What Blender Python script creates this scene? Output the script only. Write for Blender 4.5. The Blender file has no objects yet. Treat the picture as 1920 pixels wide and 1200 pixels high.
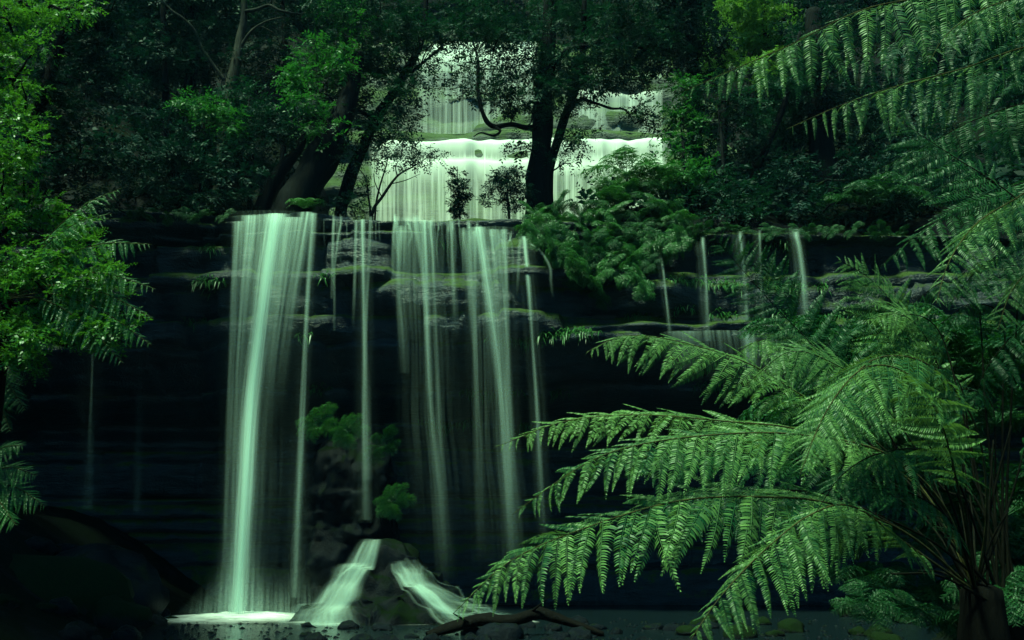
import bpy, math
import numpy as np
from mathutils import Matrix, Vector

# ------------------------------------------------------------------ camera, sky, sun, exposure
SC = bpy.context.scene
COL = SC.collection
RNG = np.random.default_rng(11)
PITCH = math.radians(13.0)
FPX = 1920 * 35.0 / 36.0
CAM = np.array([0.0, 0.0, 1.5])

cam_data = bpy.data.cameras.new('camera')
cam_data.lens = 35.0
cam_data.sensor_width = 36.0
cam_data.clip_start = 0.1
cam_data.clip_end = 500.0
cam = bpy.data.objects.new('camera', cam_data)
COL.objects.link(cam)
cam.location = CAM
cam.rotation_euler = (math.radians(90) + PITCH, 0, 0)
SC.camera = cam

SUN_DIR = np.array([-0.28, -0.30, 1.0])
SUN_DIR = SUN_DIR / np.linalg.norm(SUN_DIR)
SUN_EL = math.asin(SUN_DIR[2])
SUN_AZ = math.atan2(SUN_DIR[0], SUN_DIR[1])

world = bpy.data.worlds.new('World')
SC.world = world
world.use_nodes = True
wn = world.node_tree
bgn = wn.nodes['Background']
sky = wn.nodes.new('ShaderNodeTexSky')
sky.sky_type = 'NISHITA'
sky.sun_disc = False
sky.sun_elevation = SUN_EL
sky.sun_rotation = SUN_AZ
sky.air_density = 1.0
sky.dust_density = 0.3
sky.ozone_density = 4.0
wn.links.new(sky.outputs[0], bgn.inputs[0])
bgn.inputs[1].default_value = 0.06

sun_data = bpy.data.lights.new('sun', 'SUN')
sun_data.energy = 5.0
sun_data.angle = math.radians(9)
sun_data.color = (1.0, 0.89, 0.60)
sun = bpy.data.objects.new('sun', sun_data)
COL.objects.link(sun)
sun.rotation_euler = Vector(-SUN_DIR).to_track_quat('-Z', 'Y').to_euler()

vs = SC.view_settings
vs.view_transform = 'Standard'
vs.look = 'None'
vs.gamma = 1.0
vs.use_curve_mapping = False
vs.exposure = 0.92
vs.use_white_balance = True          # the photograph's green cast
vs.white_balance_temperature = 5250
vs.white_balance_tint = -46

SC.render.engine = 'CYCLES'
SC.cycles.use_denoising = True
SC.cycles.transparent_max_bounces = 32
SC.cycles.max_bounces = 5
SC.cycles.diffuse_bounces = 3
SC.cycles.glossy_bounces = 2
SC.cycles.transmission_bounces = 2
SC.cycles.caustics_reflective = False
SC.cycles.caustics_refractive = False
SC.cycles.sample_clamp_indirect = 4.0


# ------------------------------------------------------------------ helpers
def P(px, py, Y):
    """the point at depth Y (metres ahead of the camera) that a direction in the photograph points to"""
    x = (px - 960.0) / FPX
    u = (600.0 - py) / FPX
    t = Y / (math.cos(PITCH) - u * math.sin(PITCH))
    return np.array([x * t, Y, CAM[2] + t * (math.sin(PITCH) + u * math.cos(PITCH))])


def M_PER_PX(Y):
    return Y / FPX


def nrm(v):
    v = np.asarray(v, float)
    n = np.linalg.norm(v, axis=-1, keepdims=True)
    return v / np.maximum(n, 1e-9)


def mesh_data(name, verts, polys, uv=None, attrs=None, smooth=False, size=4):
    """polys: (M,size) int array, or list of such arrays of differing size"""
    if not isinstance(polys, list):
        polys = [polys]
    polys = [np.asarray(p, np.int32) for p in polys if len(p)]
    verts = np.asarray(verts, np.float32)
    me = bpy.data.meshes.new(name)
    me.vertices.add(len(verts))
    me.vertices.foreach_set('co', verts.ravel())
    loops = np.concatenate([p.ravel() for p in polys])
    totals = np.concatenate([np.full(len(p), p.shape[1], np.int32) for p in polys])
    starts = np.concatenate([[0], np.cumsum(totals)[:-1]]).astype(np.int32)
    me.loops.add(len(loops))
    me.loops.foreach_set('vertex_index', loops)
    me.polygons.add(len(totals))
    me.polygons.foreach_set('loop_start', starts)
    me.polygons.foreach_set('loop_total', totals)
    if smooth:
        me.polygons.foreach_set('use_smooth', np.ones(len(totals), bool))
    if uv is not None:
        l = me.uv_layers.new(name='UVMap')
        l.data.foreach_set('uv', np.asarray(uv, np.float32)[loops].ravel())
    if attrs:
        for k, a in attrs.items():
            at = me.attributes.new(k, 'FLOAT', 'POINT')
            at.data.foreach_set('value', np.asarray(a, np.float32).ravel())
    me.update()
    me.validate()
    return me


def obj(name, me, mat=None, parent=None, loc=(0, 0, 0)):
    o = bpy.data.objects.new(name, me)
    COL.objects.link(o)
    if me is not None and mat is not None and not me.materials:
        me.materials.append(mat)
    o.location = loc
    if parent is not None:
        o.parent = parent
    return o


def tag(o, label=None, cat=None, group=None, kind=None):
    if label:
        o['label'] = label
    if cat:
        o['category'] = cat
    if group:
        o['group'] = group
    if kind:
        o['kind'] = kind
    return o


def empty(name, loc):
    o = bpy.data.objects.new(name, None)
    COL.objects.link(o)
    o.location = loc
    o.empty_display_size = 0.2
    return o


# ---- value noise
_PERM = np.random.default_rng(3).random(65536)


def _h(ix, iy, iz):
    k = (ix * 73856093) ^ (iy * 19349663) ^ (iz * 83492791)
    return _PERM[k & 65535]


def vnoise(p):
    p = np.asarray(p, float)
    i = np.floor(p).astype(np.int64)
    f = p - i
    f = f * f * (3 - 2 * f)
    x, y, z = i[..., 0], i[..., 1], i[..., 2]
    fx, fy, fz = f[..., 0], f[..., 1], f[..., 2]
    r = 0
    for dx in (0, 1):
        for dy in (0, 1):
            for dz in (0, 1):
                w = (fx if dx else 1 - fx) * (fy if dy else 1 - fy) * (fz if dz else 1 - fz)
                r = r + w * _h(x + dx, y + dy, z + dz)
    return r * 2 - 1


def fbm(p, oct=4, gain=0.5):
    p = np.asarray(p, float)
    r, a = 0, 1.0
    for k in range(oct):
        r = r + a * vnoise(p + 17.3 * k)
        p = p * 2.03
        a *= gain
    return r


def smooth(a, b, x):
    t = np.clip((np.asarray(x, float) - a) / (b - a), 0, 1)
    return t * t * (3 - 2 * t)


def grid_faces(nu, nv):
    """vertex index = i*nv + j"""
    i, j = np.meshgrid(np.arange(nu - 1), np.arange(nv - 1), indexing='ij')
    a = (i * nv + j).ravel()
    return np.stack([a, a + nv, a + nv + 1, a + 1], 1)


def spline(pts, n):
    """Catmull-Rom through pts (k,d) -> (n,d)"""
    p = np.asarray(pts, float)
    k = len(p)
    if k == 2:
        t = np.linspace(0, 1, n)[:, None]
        return p[0] * (1 - t) + p[1] * t
    ext = np.vstack([2 * p[0] - p[1], p, 2 * p[-1] - p[-2]])
    seg = np.linalg.norm(np.diff(p[:, :3], axis=0), axis=1) if p.shape[1] >= 3 else np.ones(k - 1)
    s = np.concatenate([[0], np.cumsum(seg)])
    q = np.linspace(0, s[-1], n)
    idx = np.clip(np.searchsorted(s, q, side='right') - 1, 0, k - 2)
    t = ((q - s[idx]) / np.maximum(seg[idx], 1e-9))[:, None]
    a, b, c, d = ext[idx], ext[idx + 1], ext[idx + 2], ext[idx + 3]
    return 0.5 * (2 * b + (c - a) * t + (2 * a - 5 * b + 4 * c - d) * t ** 2 + (3 * b - a - 3 * c + d) * t ** 3)


def tube_arrays(path, radii, sides=8, rough=0.0, rng=RNG):
    path = np.asarray(path, float)
    n = len(path)
    radii = np.broadcast_to(np.asarray(radii, float), (n,))
    T = nrm(np.gradient(path, axis=0))
    ref = np.array([0.0, 0.0, 1.0])
    if abs(T[0] @ ref) > 0.9:
        ref = np.array([1.0, 0.0, 0.0])
    N = np.zeros_like(T)
    v = nrm(np.cross(T[0], ref))
    for i in range(n):
        v = nrm(v - T[i] * (v @ T[i]))
        N[i] = v
    B = np.cross(T, N)
    a = np.linspace(0, 2 * np.pi, sides, endpoint=False)
    ring = N[:, None, :] * np.cos(a)[None, :, None] + B[:, None, :] * np.sin(a)[None, :, None]
    rr = radii[:, None, None] * np.ones((1, sides, 1))
    if rough:
        rr = rr * (1 + rough * fbm(path[:, None, :] * 1.1 + ring * 0.9, 3)[..., None])
    V = path[:, None, :] + ring * rr
    F = []
    i, j = np.meshgrid(np.arange(n - 1), np.arange(sides), indexing='ij')
    a0 = i * sides + j
    a1 = i * sides + (j + 1) % sides
    F = np.stack([a0.ravel(), a1.ravel(), (a1 + sides).ravel(), (a0 + sides).ravel()], 1)
    V = V.reshape(-1, 3)
    # closing tip
    V = np.vstack([V, path[-1] + T[-1] * radii[-1] * 0.5])
    tip = len(V) - 1
    l = (n - 1) * sides
    tri = np.stack([l + np.arange(sides), l + (np.arange(sides) + 1) % sides, np.full(sides, tip)], 1)
    return V, F, tri


class Bag:
    """collects pieces of geometry that make ONE mesh"""
    def __init__(self):
        self.v, self.q, self.t, self.n = [], [], [], 0

    def add(self, V, Q=None, T=None):
        if Q is not None and len(Q):
            self.q.append(np.asarray(Q) + self.n)
        if T is not None and len(T):
            self.t.append(np.asarray(T) + self.n)
        self.v.append(np.asarray(V, np.float32))
        self.n += len(V)

    def tube(self, path, radii, sides=8, rough=0.0):
        self.add(*tube_arrays(path, radii, sides, rough))

    def mesh(self, name, origin=(0, 0, 0), smooth=False):
        V = np.concatenate(self.v) - np.asarray(origin, np.float32)
        polys = []
        if self.q:
            polys.append(np.concatenate(self.q))
        if self.t:
            polys.append(np.concatenate(self.t))
        return mesh_data(name, V, polys, smooth=smooth)


# ------------------------------------------------------------------ materials
def new_mat(name):
    m = bpy.data.materials.new(name)
    m.use_nodes = True
    nt = m.node_tree
    nt.nodes.clear()
    out = nt.nodes.new('ShaderNodeOutputMaterial')
    return m, nt, out


def N(nt, typ, **kw):
    n = nt.nodes.new(typ)
    for k, v in kw.items():
        if k in n.inputs:
            n.inputs[k].default_value = v
        else:
            setattr(n, k, v)
    return n


def mixcol(nt, fac, a, b, blend='MIX'):
    n = nt.nodes.new('ShaderNodeMix')
    n.data_type = 'RGBA'
    n.blend_type = blend
    for sock, val in ((n.inputs[0], fac), (n.inputs[6], a), (n.inputs[7], b)):
        if hasattr(val, 'is_linked'):
            nt.links.new(val, sock)
        elif isinstance(val, (int, float)):
            sock.default_value = val
        else:
            sock.default_value = (*val, 1.0)
    return n.outputs[2]


def math_n(nt, op, a, b=None, c=None, clamp=False):
    n = nt.nodes.new('ShaderNodeMath')
    n.operation = op
    n.use_clamp = clamp
    for k, val in enumerate((a, b, c)):
        if val is None:
            continue
        if hasattr(val, 'is_linked'):
            nt.links.new(val, n.inputs[k])
        else:
            n.inputs[k].default_value = val
    return n.outputs[0]


def ramp(nt, val, lo, hi, a=0.0, b=1.0):
    n = nt.nodes.new('ShaderNodeMapRange')
    n.inputs[1].default_value = lo
    n.inputs[2].default_value = hi
    n.inputs[3].default_value = a
    n.inputs[4].default_value = b
    nt.links.new(val, n.inputs[0])
    return n.outputs[0]


def leaf_mat(name, dark, light, rough=0.42, trans=0.3, spec=0.5, scale=0.8):
    m, nt, out = new_mat(name)
    geo = N(nt, 'ShaderNodeNewGeometry')
    oi = N(nt, 'ShaderNodeObjectInfo')
    noi = N(nt, 'ShaderNodeTexNoise', Scale=scale, Detail=2.0)
    tc = N(nt, 'ShaderNodeTexCoord')
    nt.links.new(tc.outputs['Object'], noi.inputs['Vector'])
    f = math_n(nt, 'MULTIPLY', geo.outputs['Random Per Island'], 0.55)
    f = math_n(nt, 'ADD', f, ramp(nt, noi.outputs[0], 0.3, 0.7, 0.0, 0.3))
    f = math_n(nt, 'ADD', f, math_n(nt, 'MULTIPLY_ADD', oi.outputs['Random'], 0.5, -0.15), clamp=True)
    col = mixcol(nt, f, dark, light)
    pr = N(nt, 'ShaderNodeBsdfPrincipled', Roughness=rough)
    pr.inputs['Specular IOR Level'].default_value = spec
    nt.links.new(col, pr.inputs['Base Color'])
    tr = N(nt, 'ShaderNodeBsdfTranslucent')
    tcol = mixcol(nt, 0.6, col, (min(1, light[0] * 1.5), min(1, light[1] * 1.5), light[2] * 0.8))
    nt.links.new(tcol, tr.inputs[0])
    mx = N(nt, 'ShaderNodeMixShader', Fac=trans)
    nt.links.new(pr.outputs[0], mx.inputs[1])
    nt.links.new(tr.outputs[0], mx.inputs[2])
    nt.links.new(mx.outputs[0], out.inputs[0])
    return m


def bark_mat(name, dark, light, moss=0.3):
    m, nt, out = new_mat(name)
    tc = N(nt, 'ShaderNodeTexCoord')
    mp = N(nt, 'ShaderNodeMapping')
    mp.inputs['Scale'].default_value = (9, 9, 1.6)
    nt.links.new(tc.outputs['Object'], mp.inputs[0])
    n1 = N(nt, 'ShaderNodeTexNoise', Scale=1.6, Detail=6.0, Roughness=0.65)
    nt.links.new(mp.outputs[0], n1.inputs['Vector'])
    n2 = N(nt, 'ShaderNodeTexNoise', Scale=1.3, Detail=4.0)
    nt.links.new(tc.outputs['Object'], n2.inputs['Vector'])
    col = mixcol(nt, ramp(nt, n1.outputs[0], 0.35, 0.7), dark, light)
    col = mixcol(nt, ramp(nt, n2.outputs[0], 0.62 - 0.3 * moss, 0.75 - 0.2 * moss, 0, 0.85), col, (0.035, 0.06, 0.012))
    pr = N(nt, 'ShaderNodeBsdfPrincipled', Roughness=0.85)
    pr.inputs['Specular IOR Level'].default_value = 0.08
    nt.links.new(col, pr.inputs['Base Color'])
    b = N(nt, 'ShaderNodeBump', Strength=0.7, Distance=0.05)
    nt.links.new(n1.outputs[0], b.inputs['Height'])
    nt.links.new(b.outputs[0], pr.inputs['Normal'])
    nt.links.new(pr.outputs[0], out.inputs[0])
    return m


def rock_mat(name, dark, light, moss_col, moss_lo, moss_hi, rough=0.4, scale=1.0, strata=True, spec=0.3):
    m, nt, out = new_mat(name)
    tc = N(nt, 'ShaderNodeTexCoord')
    geo = N(nt, 'ShaderNodeNewGeometry')
    mp = N(nt, 'ShaderNodeMapping')
    mp.inputs['Scale'].default_value = (scale, scale, scale * (5.0 if strata else 1.0))
    nt.links.new(tc.outputs['Object'], mp.inputs[0])
    n1 = N(nt, 'ShaderNodeTexNoise', Scale=1.2, Detail=8.0, Roughness=0.62)
    nt.links.new(mp.outputs[0], n1.inputs['Vector'])
    n2 = N(nt, 'ShaderNodeTexNoise', Scale=0.9 * scale, Detail=7.0, Roughness=0.7)
    nt.links.new(tc.outputs['Object'], n2.inputs['Vector'])
    n3 = N(nt, 'ShaderNodeTexNoise', Scale=14.0 * scale, Detail=4.0, Roughness=0.7)
    nt.links.new(tc.outputs['Object'], n3.inputs['Vector'])
    col = mixcol(nt, ramp(nt, n1.outputs[0], 0.35, 0.68), dark, light)
    sep = N(nt, 'ShaderNodeSeparateXYZ')
    nt.links.new(geo.outputs['Normal'], sep.inputs[0])
    up = ramp(nt, sep.outputs[2], -0.3, 0.9, -0.12, 0.22)
    mf = math_n(nt, 'ADD', n2.outputs[0], up)
    mf = math_n(nt, 'ADD', mf, ramp(nt, n3.outputs[0], 0.3, 0.7, -0.05, 0.05))
    mf = ramp(nt, mf, moss_lo, moss_hi)
    mcol = mixcol(nt, ramp(nt, n3.outputs[0], 0.35, 0.7), [c * 0.45 for c in moss_col], moss_col)
    col = mixcol(nt, mf, col, mcol)
    pr = N(nt, 'ShaderNodeBsdfPrincipled')
    pr.inputs['Specular IOR Level'].default_value = spec
    nt.links.new(col, pr.inputs['Base Color'])
    rg = math_n(nt, 'MULTIPLY_ADD', mf, 0.9 - rough, rough)
    nt.links.new(rg, pr.inputs['Roughness'])
    h = math_n(nt, 'ADD', n1.outputs[0], math_n(nt, 'MULTIPLY', n3.outputs[0], 0.35))
    b = N(nt, 'ShaderNodeBump', Strength=0.9, Distance=0.12 / scale)
    nt.links.new(h, b.inputs['Height'])
    nt.links.new(b.outputs[0], pr.inputs['Normal'])
    nt.links.new(pr.outputs[0], out.inputs[0])
    return m


def veil_mat(name, col=(0.74, 0.90, 0.82), fx=13.0, fy=0.22, lo=0.36, hi=0.70, base=0.06, trans=0.4, full=0.75):
    """silky falling water: alpha = painted density * streaks that run with the flow (UV in metres)"""
    m, nt, out = new_mat(name)
    uv = N(nt, 'ShaderNodeUVMap')
    mp = N(nt, 'ShaderNodeMapping')
    mp.inputs['Scale'].default_value = (fx, fy, 1)
    nt.links.new(uv.outputs[0], mp.inputs[0])
    n1 = N(nt, 'ShaderNodeTexNoise', Scale=1.0, Detail=5.0, Roughness=0.6)
    nt.links.new(mp.outputs[0], n1.inputs['Vector'])
    at = N(nt, 'ShaderNodeAttribute', attribute_name='dens')
    s = ramp(nt, n1.outputs[0], lo, hi, base, 1.0)
    a = math_n(nt, 'MULTIPLY', at.outputs['Fac'], s, clamp=True)
    # the fuller the water the less the streaks cut into it
    a2 = math_n(nt, 'POWER', at.outputs['Fac'], 3.0)
    a = math_n(nt, 'MAXIMUM', a, math_n(nt, 'MULTIPLY', a2, full), clamp=True)
    df = N(nt, 'ShaderNodeBsdfDiffuse')
    df.inputs[0].default_value = (*col, 1)
    tl = N(nt, 'ShaderNodeBsdfTranslucent')
    tl.inputs[0].default_value = (*col, 1)
    mx = N(nt, 'ShaderNodeMixShader', Fac=trans)
    nt.links.new(df.outputs[0], mx.inputs[1])
    nt.links.new(tl.outputs[0], mx.inputs[2])
    tp = N(nt, 'ShaderNodeBsdfTransparent')
    mo = N(nt, 'ShaderNodeMixShader')
    nt.links.new(a, mo.inputs[0])
    nt.links.new(tp.outputs[0], mo.inputs[1])
    nt.links.new(mx.outputs[0], mo.inputs[2])
    nt.links.new(mo.outputs[0], out.inputs[0])
    return m


MAT = {}
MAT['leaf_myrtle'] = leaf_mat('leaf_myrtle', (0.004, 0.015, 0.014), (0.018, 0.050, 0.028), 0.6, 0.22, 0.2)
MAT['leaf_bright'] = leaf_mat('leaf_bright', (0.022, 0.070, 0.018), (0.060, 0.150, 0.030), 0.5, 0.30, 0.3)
MAT['leaf_dark'] = leaf_mat('leaf_dark', (0.003, 0.012, 0.014), (0.011, 0.030, 0.024), 0.6, 0.2, 0.15)  # dark leaf greens made bluer to carry the tint of shade
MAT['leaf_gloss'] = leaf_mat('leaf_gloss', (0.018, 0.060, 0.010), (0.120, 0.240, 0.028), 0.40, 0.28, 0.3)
MAT['leaf_sunlit'] = leaf_mat('leaf_sunlit', (0.050, 0.110, 0.022), (0.150, 0.260, 0.050), 0.45, 0.35)  # sunlight on the far tree put into a brighter leaf colour
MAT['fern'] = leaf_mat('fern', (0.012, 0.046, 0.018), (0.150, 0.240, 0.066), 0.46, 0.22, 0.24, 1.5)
MAT['fern_dark'] = leaf_mat('fern_dark', (0.007, 0.028, 0.013), (0.034, 0.085, 0.022), 0.5, 0.25, 0.25, 1.5)  # shaded copy of the fern green, for rear and underside fronds
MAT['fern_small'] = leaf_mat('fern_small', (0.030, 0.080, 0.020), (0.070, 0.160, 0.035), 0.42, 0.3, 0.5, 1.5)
MAT['rachis'] = bark_mat('rachis', (0.020, 0.020, 0.008), (0.075, 0.070, 0.025), -1.0)
MAT['rachis_dark'] = bark_mat('rachis_dark', (0.002, 0.002, 0.0015), (0.007, 0.007, 0.004), -1.0)  # stems darkened to stand in for shade at the lower right
MAT['bark'] = bark_mat('bark', (0.002, 0.003, 0.004), (0.008, 0.010, 0.011), 0.0)
MAT['bark_pale'] = bark_mat('bark_pale', (0.014, 0.016, 0.014), (0.060, 0.062, 0.050), 0.2)
MAT['bark_fibre'] = bark_mat('bark_fibre', (0.001, 0.001, 0.001), (0.004, 0.0035, 0.003), -1.0)
MAT['cliff'] = rock_mat('cliff', (0.003, 0.0055, 0.013), (0.017, 0.027, 0.044), (0.044, 0.074, 0.008), 0.55, 0.68, 0.32)  # rock, soil and bark made bluish to carry the navy of shadows
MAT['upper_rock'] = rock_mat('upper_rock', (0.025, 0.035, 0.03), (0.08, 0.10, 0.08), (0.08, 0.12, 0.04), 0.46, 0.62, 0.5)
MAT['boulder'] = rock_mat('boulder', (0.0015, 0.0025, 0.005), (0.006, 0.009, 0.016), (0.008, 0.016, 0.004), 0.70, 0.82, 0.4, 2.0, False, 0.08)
MAT['boulder_moss'] = rock_mat('boulder_moss', (0.004, 0.005, 0.007), (0.012, 0.015, 0.018), (0.008, 0.018, 0.003), 0.40, 0.55, 0.4, 2.0, False, 0.1)
MAT['soil'] = rock_mat('soil', (0.0015, 0.002, 0.0045), (0.004, 0.005, 0.008), (0.003, 0.006, 0.002), 0.56, 0.72, 0.6, 1.2, False, 0.06)
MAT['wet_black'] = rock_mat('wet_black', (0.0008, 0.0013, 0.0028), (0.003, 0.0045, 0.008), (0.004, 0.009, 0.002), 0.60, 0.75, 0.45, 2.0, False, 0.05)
MAT['veil'] = veil_mat('veil')
MAT['veil_upper'] = veil_mat('veil_upper', (0.85, 0.90, 0.84), 7.0, 0.16, 0.36, 0.68, 0.10, 0.15, 0.9)
MAT['foam'] = veil_mat('foam', (0.90, 0.94, 0.90), 1.6, 4.5, 0.32, 0.62, 0.35, 0.15, 0.95)


def pool_mat():
    m, nt, out = new_mat('pool_water')
    tc = N(nt, 'ShaderNodeTexCoord')
    mp = N(nt, 'ShaderNodeMapping')
    mp.inputs['Scale'].default_value = (1.0, 2.4, 1)
    nt.links.new(tc.outputs['Object'], mp.inputs[0])
    n1 = N(nt, 'ShaderNodeTexNoise', Scale=2.2, Detail=5.0, Roughness=0.6, Distortion=0.6)
    nt.links.new(mp.outputs[0], n1.inputs['Vector'])
    pr = N(nt, 'ShaderNodeBsdfPrincipled', Roughness=0.16)
    pr.inputs['Base Color'].default_value = (0.006, 0.010, 0.013, 1)
    pr.inputs['IOR'].default_value = 1.33
    b = N(nt, 'ShaderNodeBump', Strength=0.5, Distance=0.06)
    nt.links.new(n1.outputs[0], b.inputs['Height'])
    nt.links.new(b.outputs[0], pr.inputs['Normal'])
    nt.links.new(pr.outputs[0], out.inputs[0])
    return m


MAT['pool'] = pool_mat()

# ------------------------------------------------------------------ terrain
LIP_Y = 25.0


def ground_low(x, y):
    x, y = np.asarray(x, float), np.asarray(y, float)
    xl = -5.4 - 0.08 * (y - 12)          # left edge of the stream
    xr = np.interp(y, [-10, 4, 9, 13, 17, 21, 26], [1.6, 1.9, 2.4, 3.6, 5.6, 7.5, 9.5])
    z = -0.30 + 0 * x
    z = z + smooth(0, 6.0, xl - x) * (2.6 + 0.14 * np.clip(xl - x - 4, 0, 30))
    z = z + smooth(0, 4.5, x - xr) * (1.6 + 0.10 * np.clip(x - xr - 4, 0, 30))
    z = z + 0.16 * fbm(np.stack([x * 0.9, y * 0.9, 0 * x], -1), 4)
    return z


def lip_z(x):
    return 10.12 - 0.028 * (x + 6) + 0.10 * vnoise(np.stack([np.asarray(x, float) * 0.9, 0 * x + 3.1, 0 * x], -1))


def channel(x, y):
    """1 where the stream runs over the plateau"""
    e = np.interp(y, [25, 28, 31, 44], [0.2, 1.2, 6.6, 7.4])
    return smooth(-8.0, -6.6, x) * (1 - smooth(0, 1.4, x - e))


def ground_high(x, y):
    x, y = np.asarray(x, float), np.asarray(y, float)
    d = np.clip(y - LIP_Y - 0.6, 0, None)
    z_ch = lip_z(x) + 0.10 * d
    z_bank = lip_z(x) + 0.25 + 0.50 * d + 0.45 * np.clip(np.abs(x) - 9, 0, 40) * smooth(0, 6, d)
    c = channel(x, y)
    z = z_bank * (1 - c) + z_ch * c
    # upper wall and the hill behind it
    back = 24.6 + 1.05 * (y - 44.0)
    z = np.where(y > 44, np.maximum(back, z), z)
    z = z + 0.30 * fbm(np.stack([x * 0.5, y * 0.5, 0 * x + 9], -1), 4)
    return z


xs = np.arange(-45, 45.01, 0.3)
ys = np.arange(-20, 30.4, 0.3)
gx, gy = np.meshgrid(xs, ys, indexing='ij')
V = np.stack([gx, gy, ground_low(gx, gy)], -1).reshape(-1, 3)
tag(obj('ground', mesh_data('ground', V, grid_faces(len(xs), len(ys)), smooth=True), MAT['soil']), kind='structure')

xs = np.arange(-60, 60.01, 0.4)
ys = np.concatenate([[25.9], np.arange(25.96, 44, 0.35), np.arange(44, 110, 0.9)])
gx, gy = np.meshgrid(xs, ys, indexing='ij')
gz = ground_high(gx, gy)
gz[:, 0] -= 0.8
V = np.stack([gx, gy, gz], -1).reshape(-1, 3)
tag(obj('hillside', mesh_data('hillside', V, grid_faces(len(xs), len(ys)), smooth=True), MAT['soil']), kind='structure')

# ---- the lower cliff: beds of wet sandstone, undercut below
def bed_profile(x, z):
    """how far the face stands out (+) towards the camera at height z"""
    s = z
    base = np.interp(z, [-1, 0.0, 0.9, 1.6, 3.0, 4.6, 5.5, 6.4, 6.6, 7.0, 8.3, 8.5, 8.7, 9.4, 9.6, 10.2],
                     [-3.6, -3.6, -3.7, -3.8, -3.9, -3.2, -1.2, -0.15, 0.12, 0.28, 0.38, 0.25, -0.40, -0.30, -0.1, 0.0])
    left = smooth(-7.2, -8.6, x)
    base = base - left * np.interp(z, [0, 3, 7, 9, 10], [0.2, 0.8, 1.0, 0.3, 0.1])
    # ledge on the right side
    right = smooth(1.0, 2.2, x)
    base = base + right * np.interp(z, [4.5, 6.0, 6.75, 6.95, 7.2, 8.5], [0.0, 0.75, 0.9, 0.8, -0.3, -0.2])
    return base


_rb = np.random.default_rng(5)
BEDS = [-1.0]
while BEDS[-1] < 10.6:
    BEDS.append(BEDS[-1] + _rb.choice([0.18, 0.3, 0.5, 0.8, 1.1]) * _rb.uniform(.8, 1.2))
BEDS = np.array(BEDS)
xs = np.arange(-34, 34.01, 0.11)
zt = np.linspace(-0.6, 1.0, 250)            # the last value is the lip
nz = 210
gx = np.repeat(xs[:, None], nz, 1)
lz = lip_z(xs)[:, None]
t = np.linspace(0, 1, nz)[None, :]
gz = -0.8 + t * (lz + 0.8)
bi = np.searchsorted(BEDS, gz + 0.10 * vnoise(np.stack([gx * 0.35, 0 * gx, gz * 0.2], -1))) - 1
bi = np.clip(bi, 0, len(BEDS) - 2)
inb = (gz - BEDS[bi]) / (BEDS[bi + 1] - BEDS[bi])
bedoff = 0.36 * fbm(np.stack([gx * 0.55, bi * 7.7, 0 * gx], -1), 4) + 0.15 * np.sign(vnoise(np.stack([gx * 1.1, bi * 3.3, 0 * gx + 4], -1)))
roundoff = -0.16 * (np.abs(inb * 2 - 1) ** 4)
bedoff = bedoff * np.interp(gz, [0, 1, 4.5, 5.5], [0.35, 0.35, 0.5, 1.0])
out = bed_profile(gx, gz) + bedoff * (1 - 0.85 * smooth(0.93, 1.0, t)) + roundoff
out = out + 0.10 * fbm(np.stack([gx * 1.6, 0 * gx, gz * 2.4], -1), 4)
gy = LIP_Y - out
V = np.stack([gx, gy, gz], -1)
# a top surface running back to the plateau
top = []
for dy in (0.12, 0.4, 0.8, 1.4):
    top.append(np.stack([xs, gy[:, -1] * (1 - dy / 1.4) + (LIP_Y + 1.0) * (dy / 1.4),
                         lip_z(xs) + 0.02 + 0.06 * vnoise(np.stack([xs * 2, 0 * xs + dy * 3, 0 * xs], -1)) - 0.18 * (dy > 1.2)], -1)[:, None, :])
V = np.concatenate([V] + top, 1)
nzz = V.shape[1]
fc = grid_faces(len(xs), nzz)
CLIFF_V = V
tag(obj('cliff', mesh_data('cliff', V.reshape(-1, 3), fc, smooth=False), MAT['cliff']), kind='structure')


def cliff_y(x, z):
    i = int(np.clip(round((x + 34) / 0.11), 0, len(xs) - 1))
    j = int(np.argmin(np.abs(CLIFF_V[i, :nz, 2] - z)))
    return float(CLIFF_V[i, j, 1])


CX0 = xs.copy()

# ---- the upper wall behind the trees, three tiers
ux = np.arange(-16, 16.01, 0.16)
prof = [(10.0, 36.9), (15.5, 38.9), (19.0, 40.2), (19.35, 40.6), (19.4, 41.6), (22.9, 42.4), (23.1, 43.2), (24.6, 43.8), (25.6, 44.4), (25.9, 46.5)]
pz = np.array([p[0] for p in prof]); py_ = np.array([p[1] for p in prof])
nt_ = 140
tt = np.linspace(0, len(prof) - 1, nt_)
uz = np.interp(tt, np.arange(len(prof)), pz)
uy = np.interp(tt, np.arange(len(prof)), py_)
gx = np.repeat(ux[:, None], nt_, 1)
gz = np.repeat(uz[None, :], len(ux), 0)
gy = np.repeat(uy[None, :], len(ux), 0)
gy = gy + 0.35 * fbm(np.stack([gx * 0.4, 0 * gx, gz * 1.3], -1), 5) + 0.02 * gx ** 2 * (np.abs(gx) > 8)
gz = gz + 0.22 * fbm(np.stack([gx * 0.35, 0 * gx + 5, gz * 0.2], -1), 3) - 0.03 * np.clip(gx, 0, 8)
V = np.stack([gx, gy, gz], -1).reshape(-1, 3)
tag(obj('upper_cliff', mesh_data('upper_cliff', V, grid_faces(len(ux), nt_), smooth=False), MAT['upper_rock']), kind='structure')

# ---- pool
xs_p = np.array([-30.0, 30.0]); ys_p = np.array([-18.0, 30.0])
V = np.array([[a, b, 0.0] for a in xs_p for b in ys_p])
tag(obj('pool_water', mesh_data('pool_water', V, grid_faces(2, 2)), MAT['pool']), kind='structure')


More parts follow.
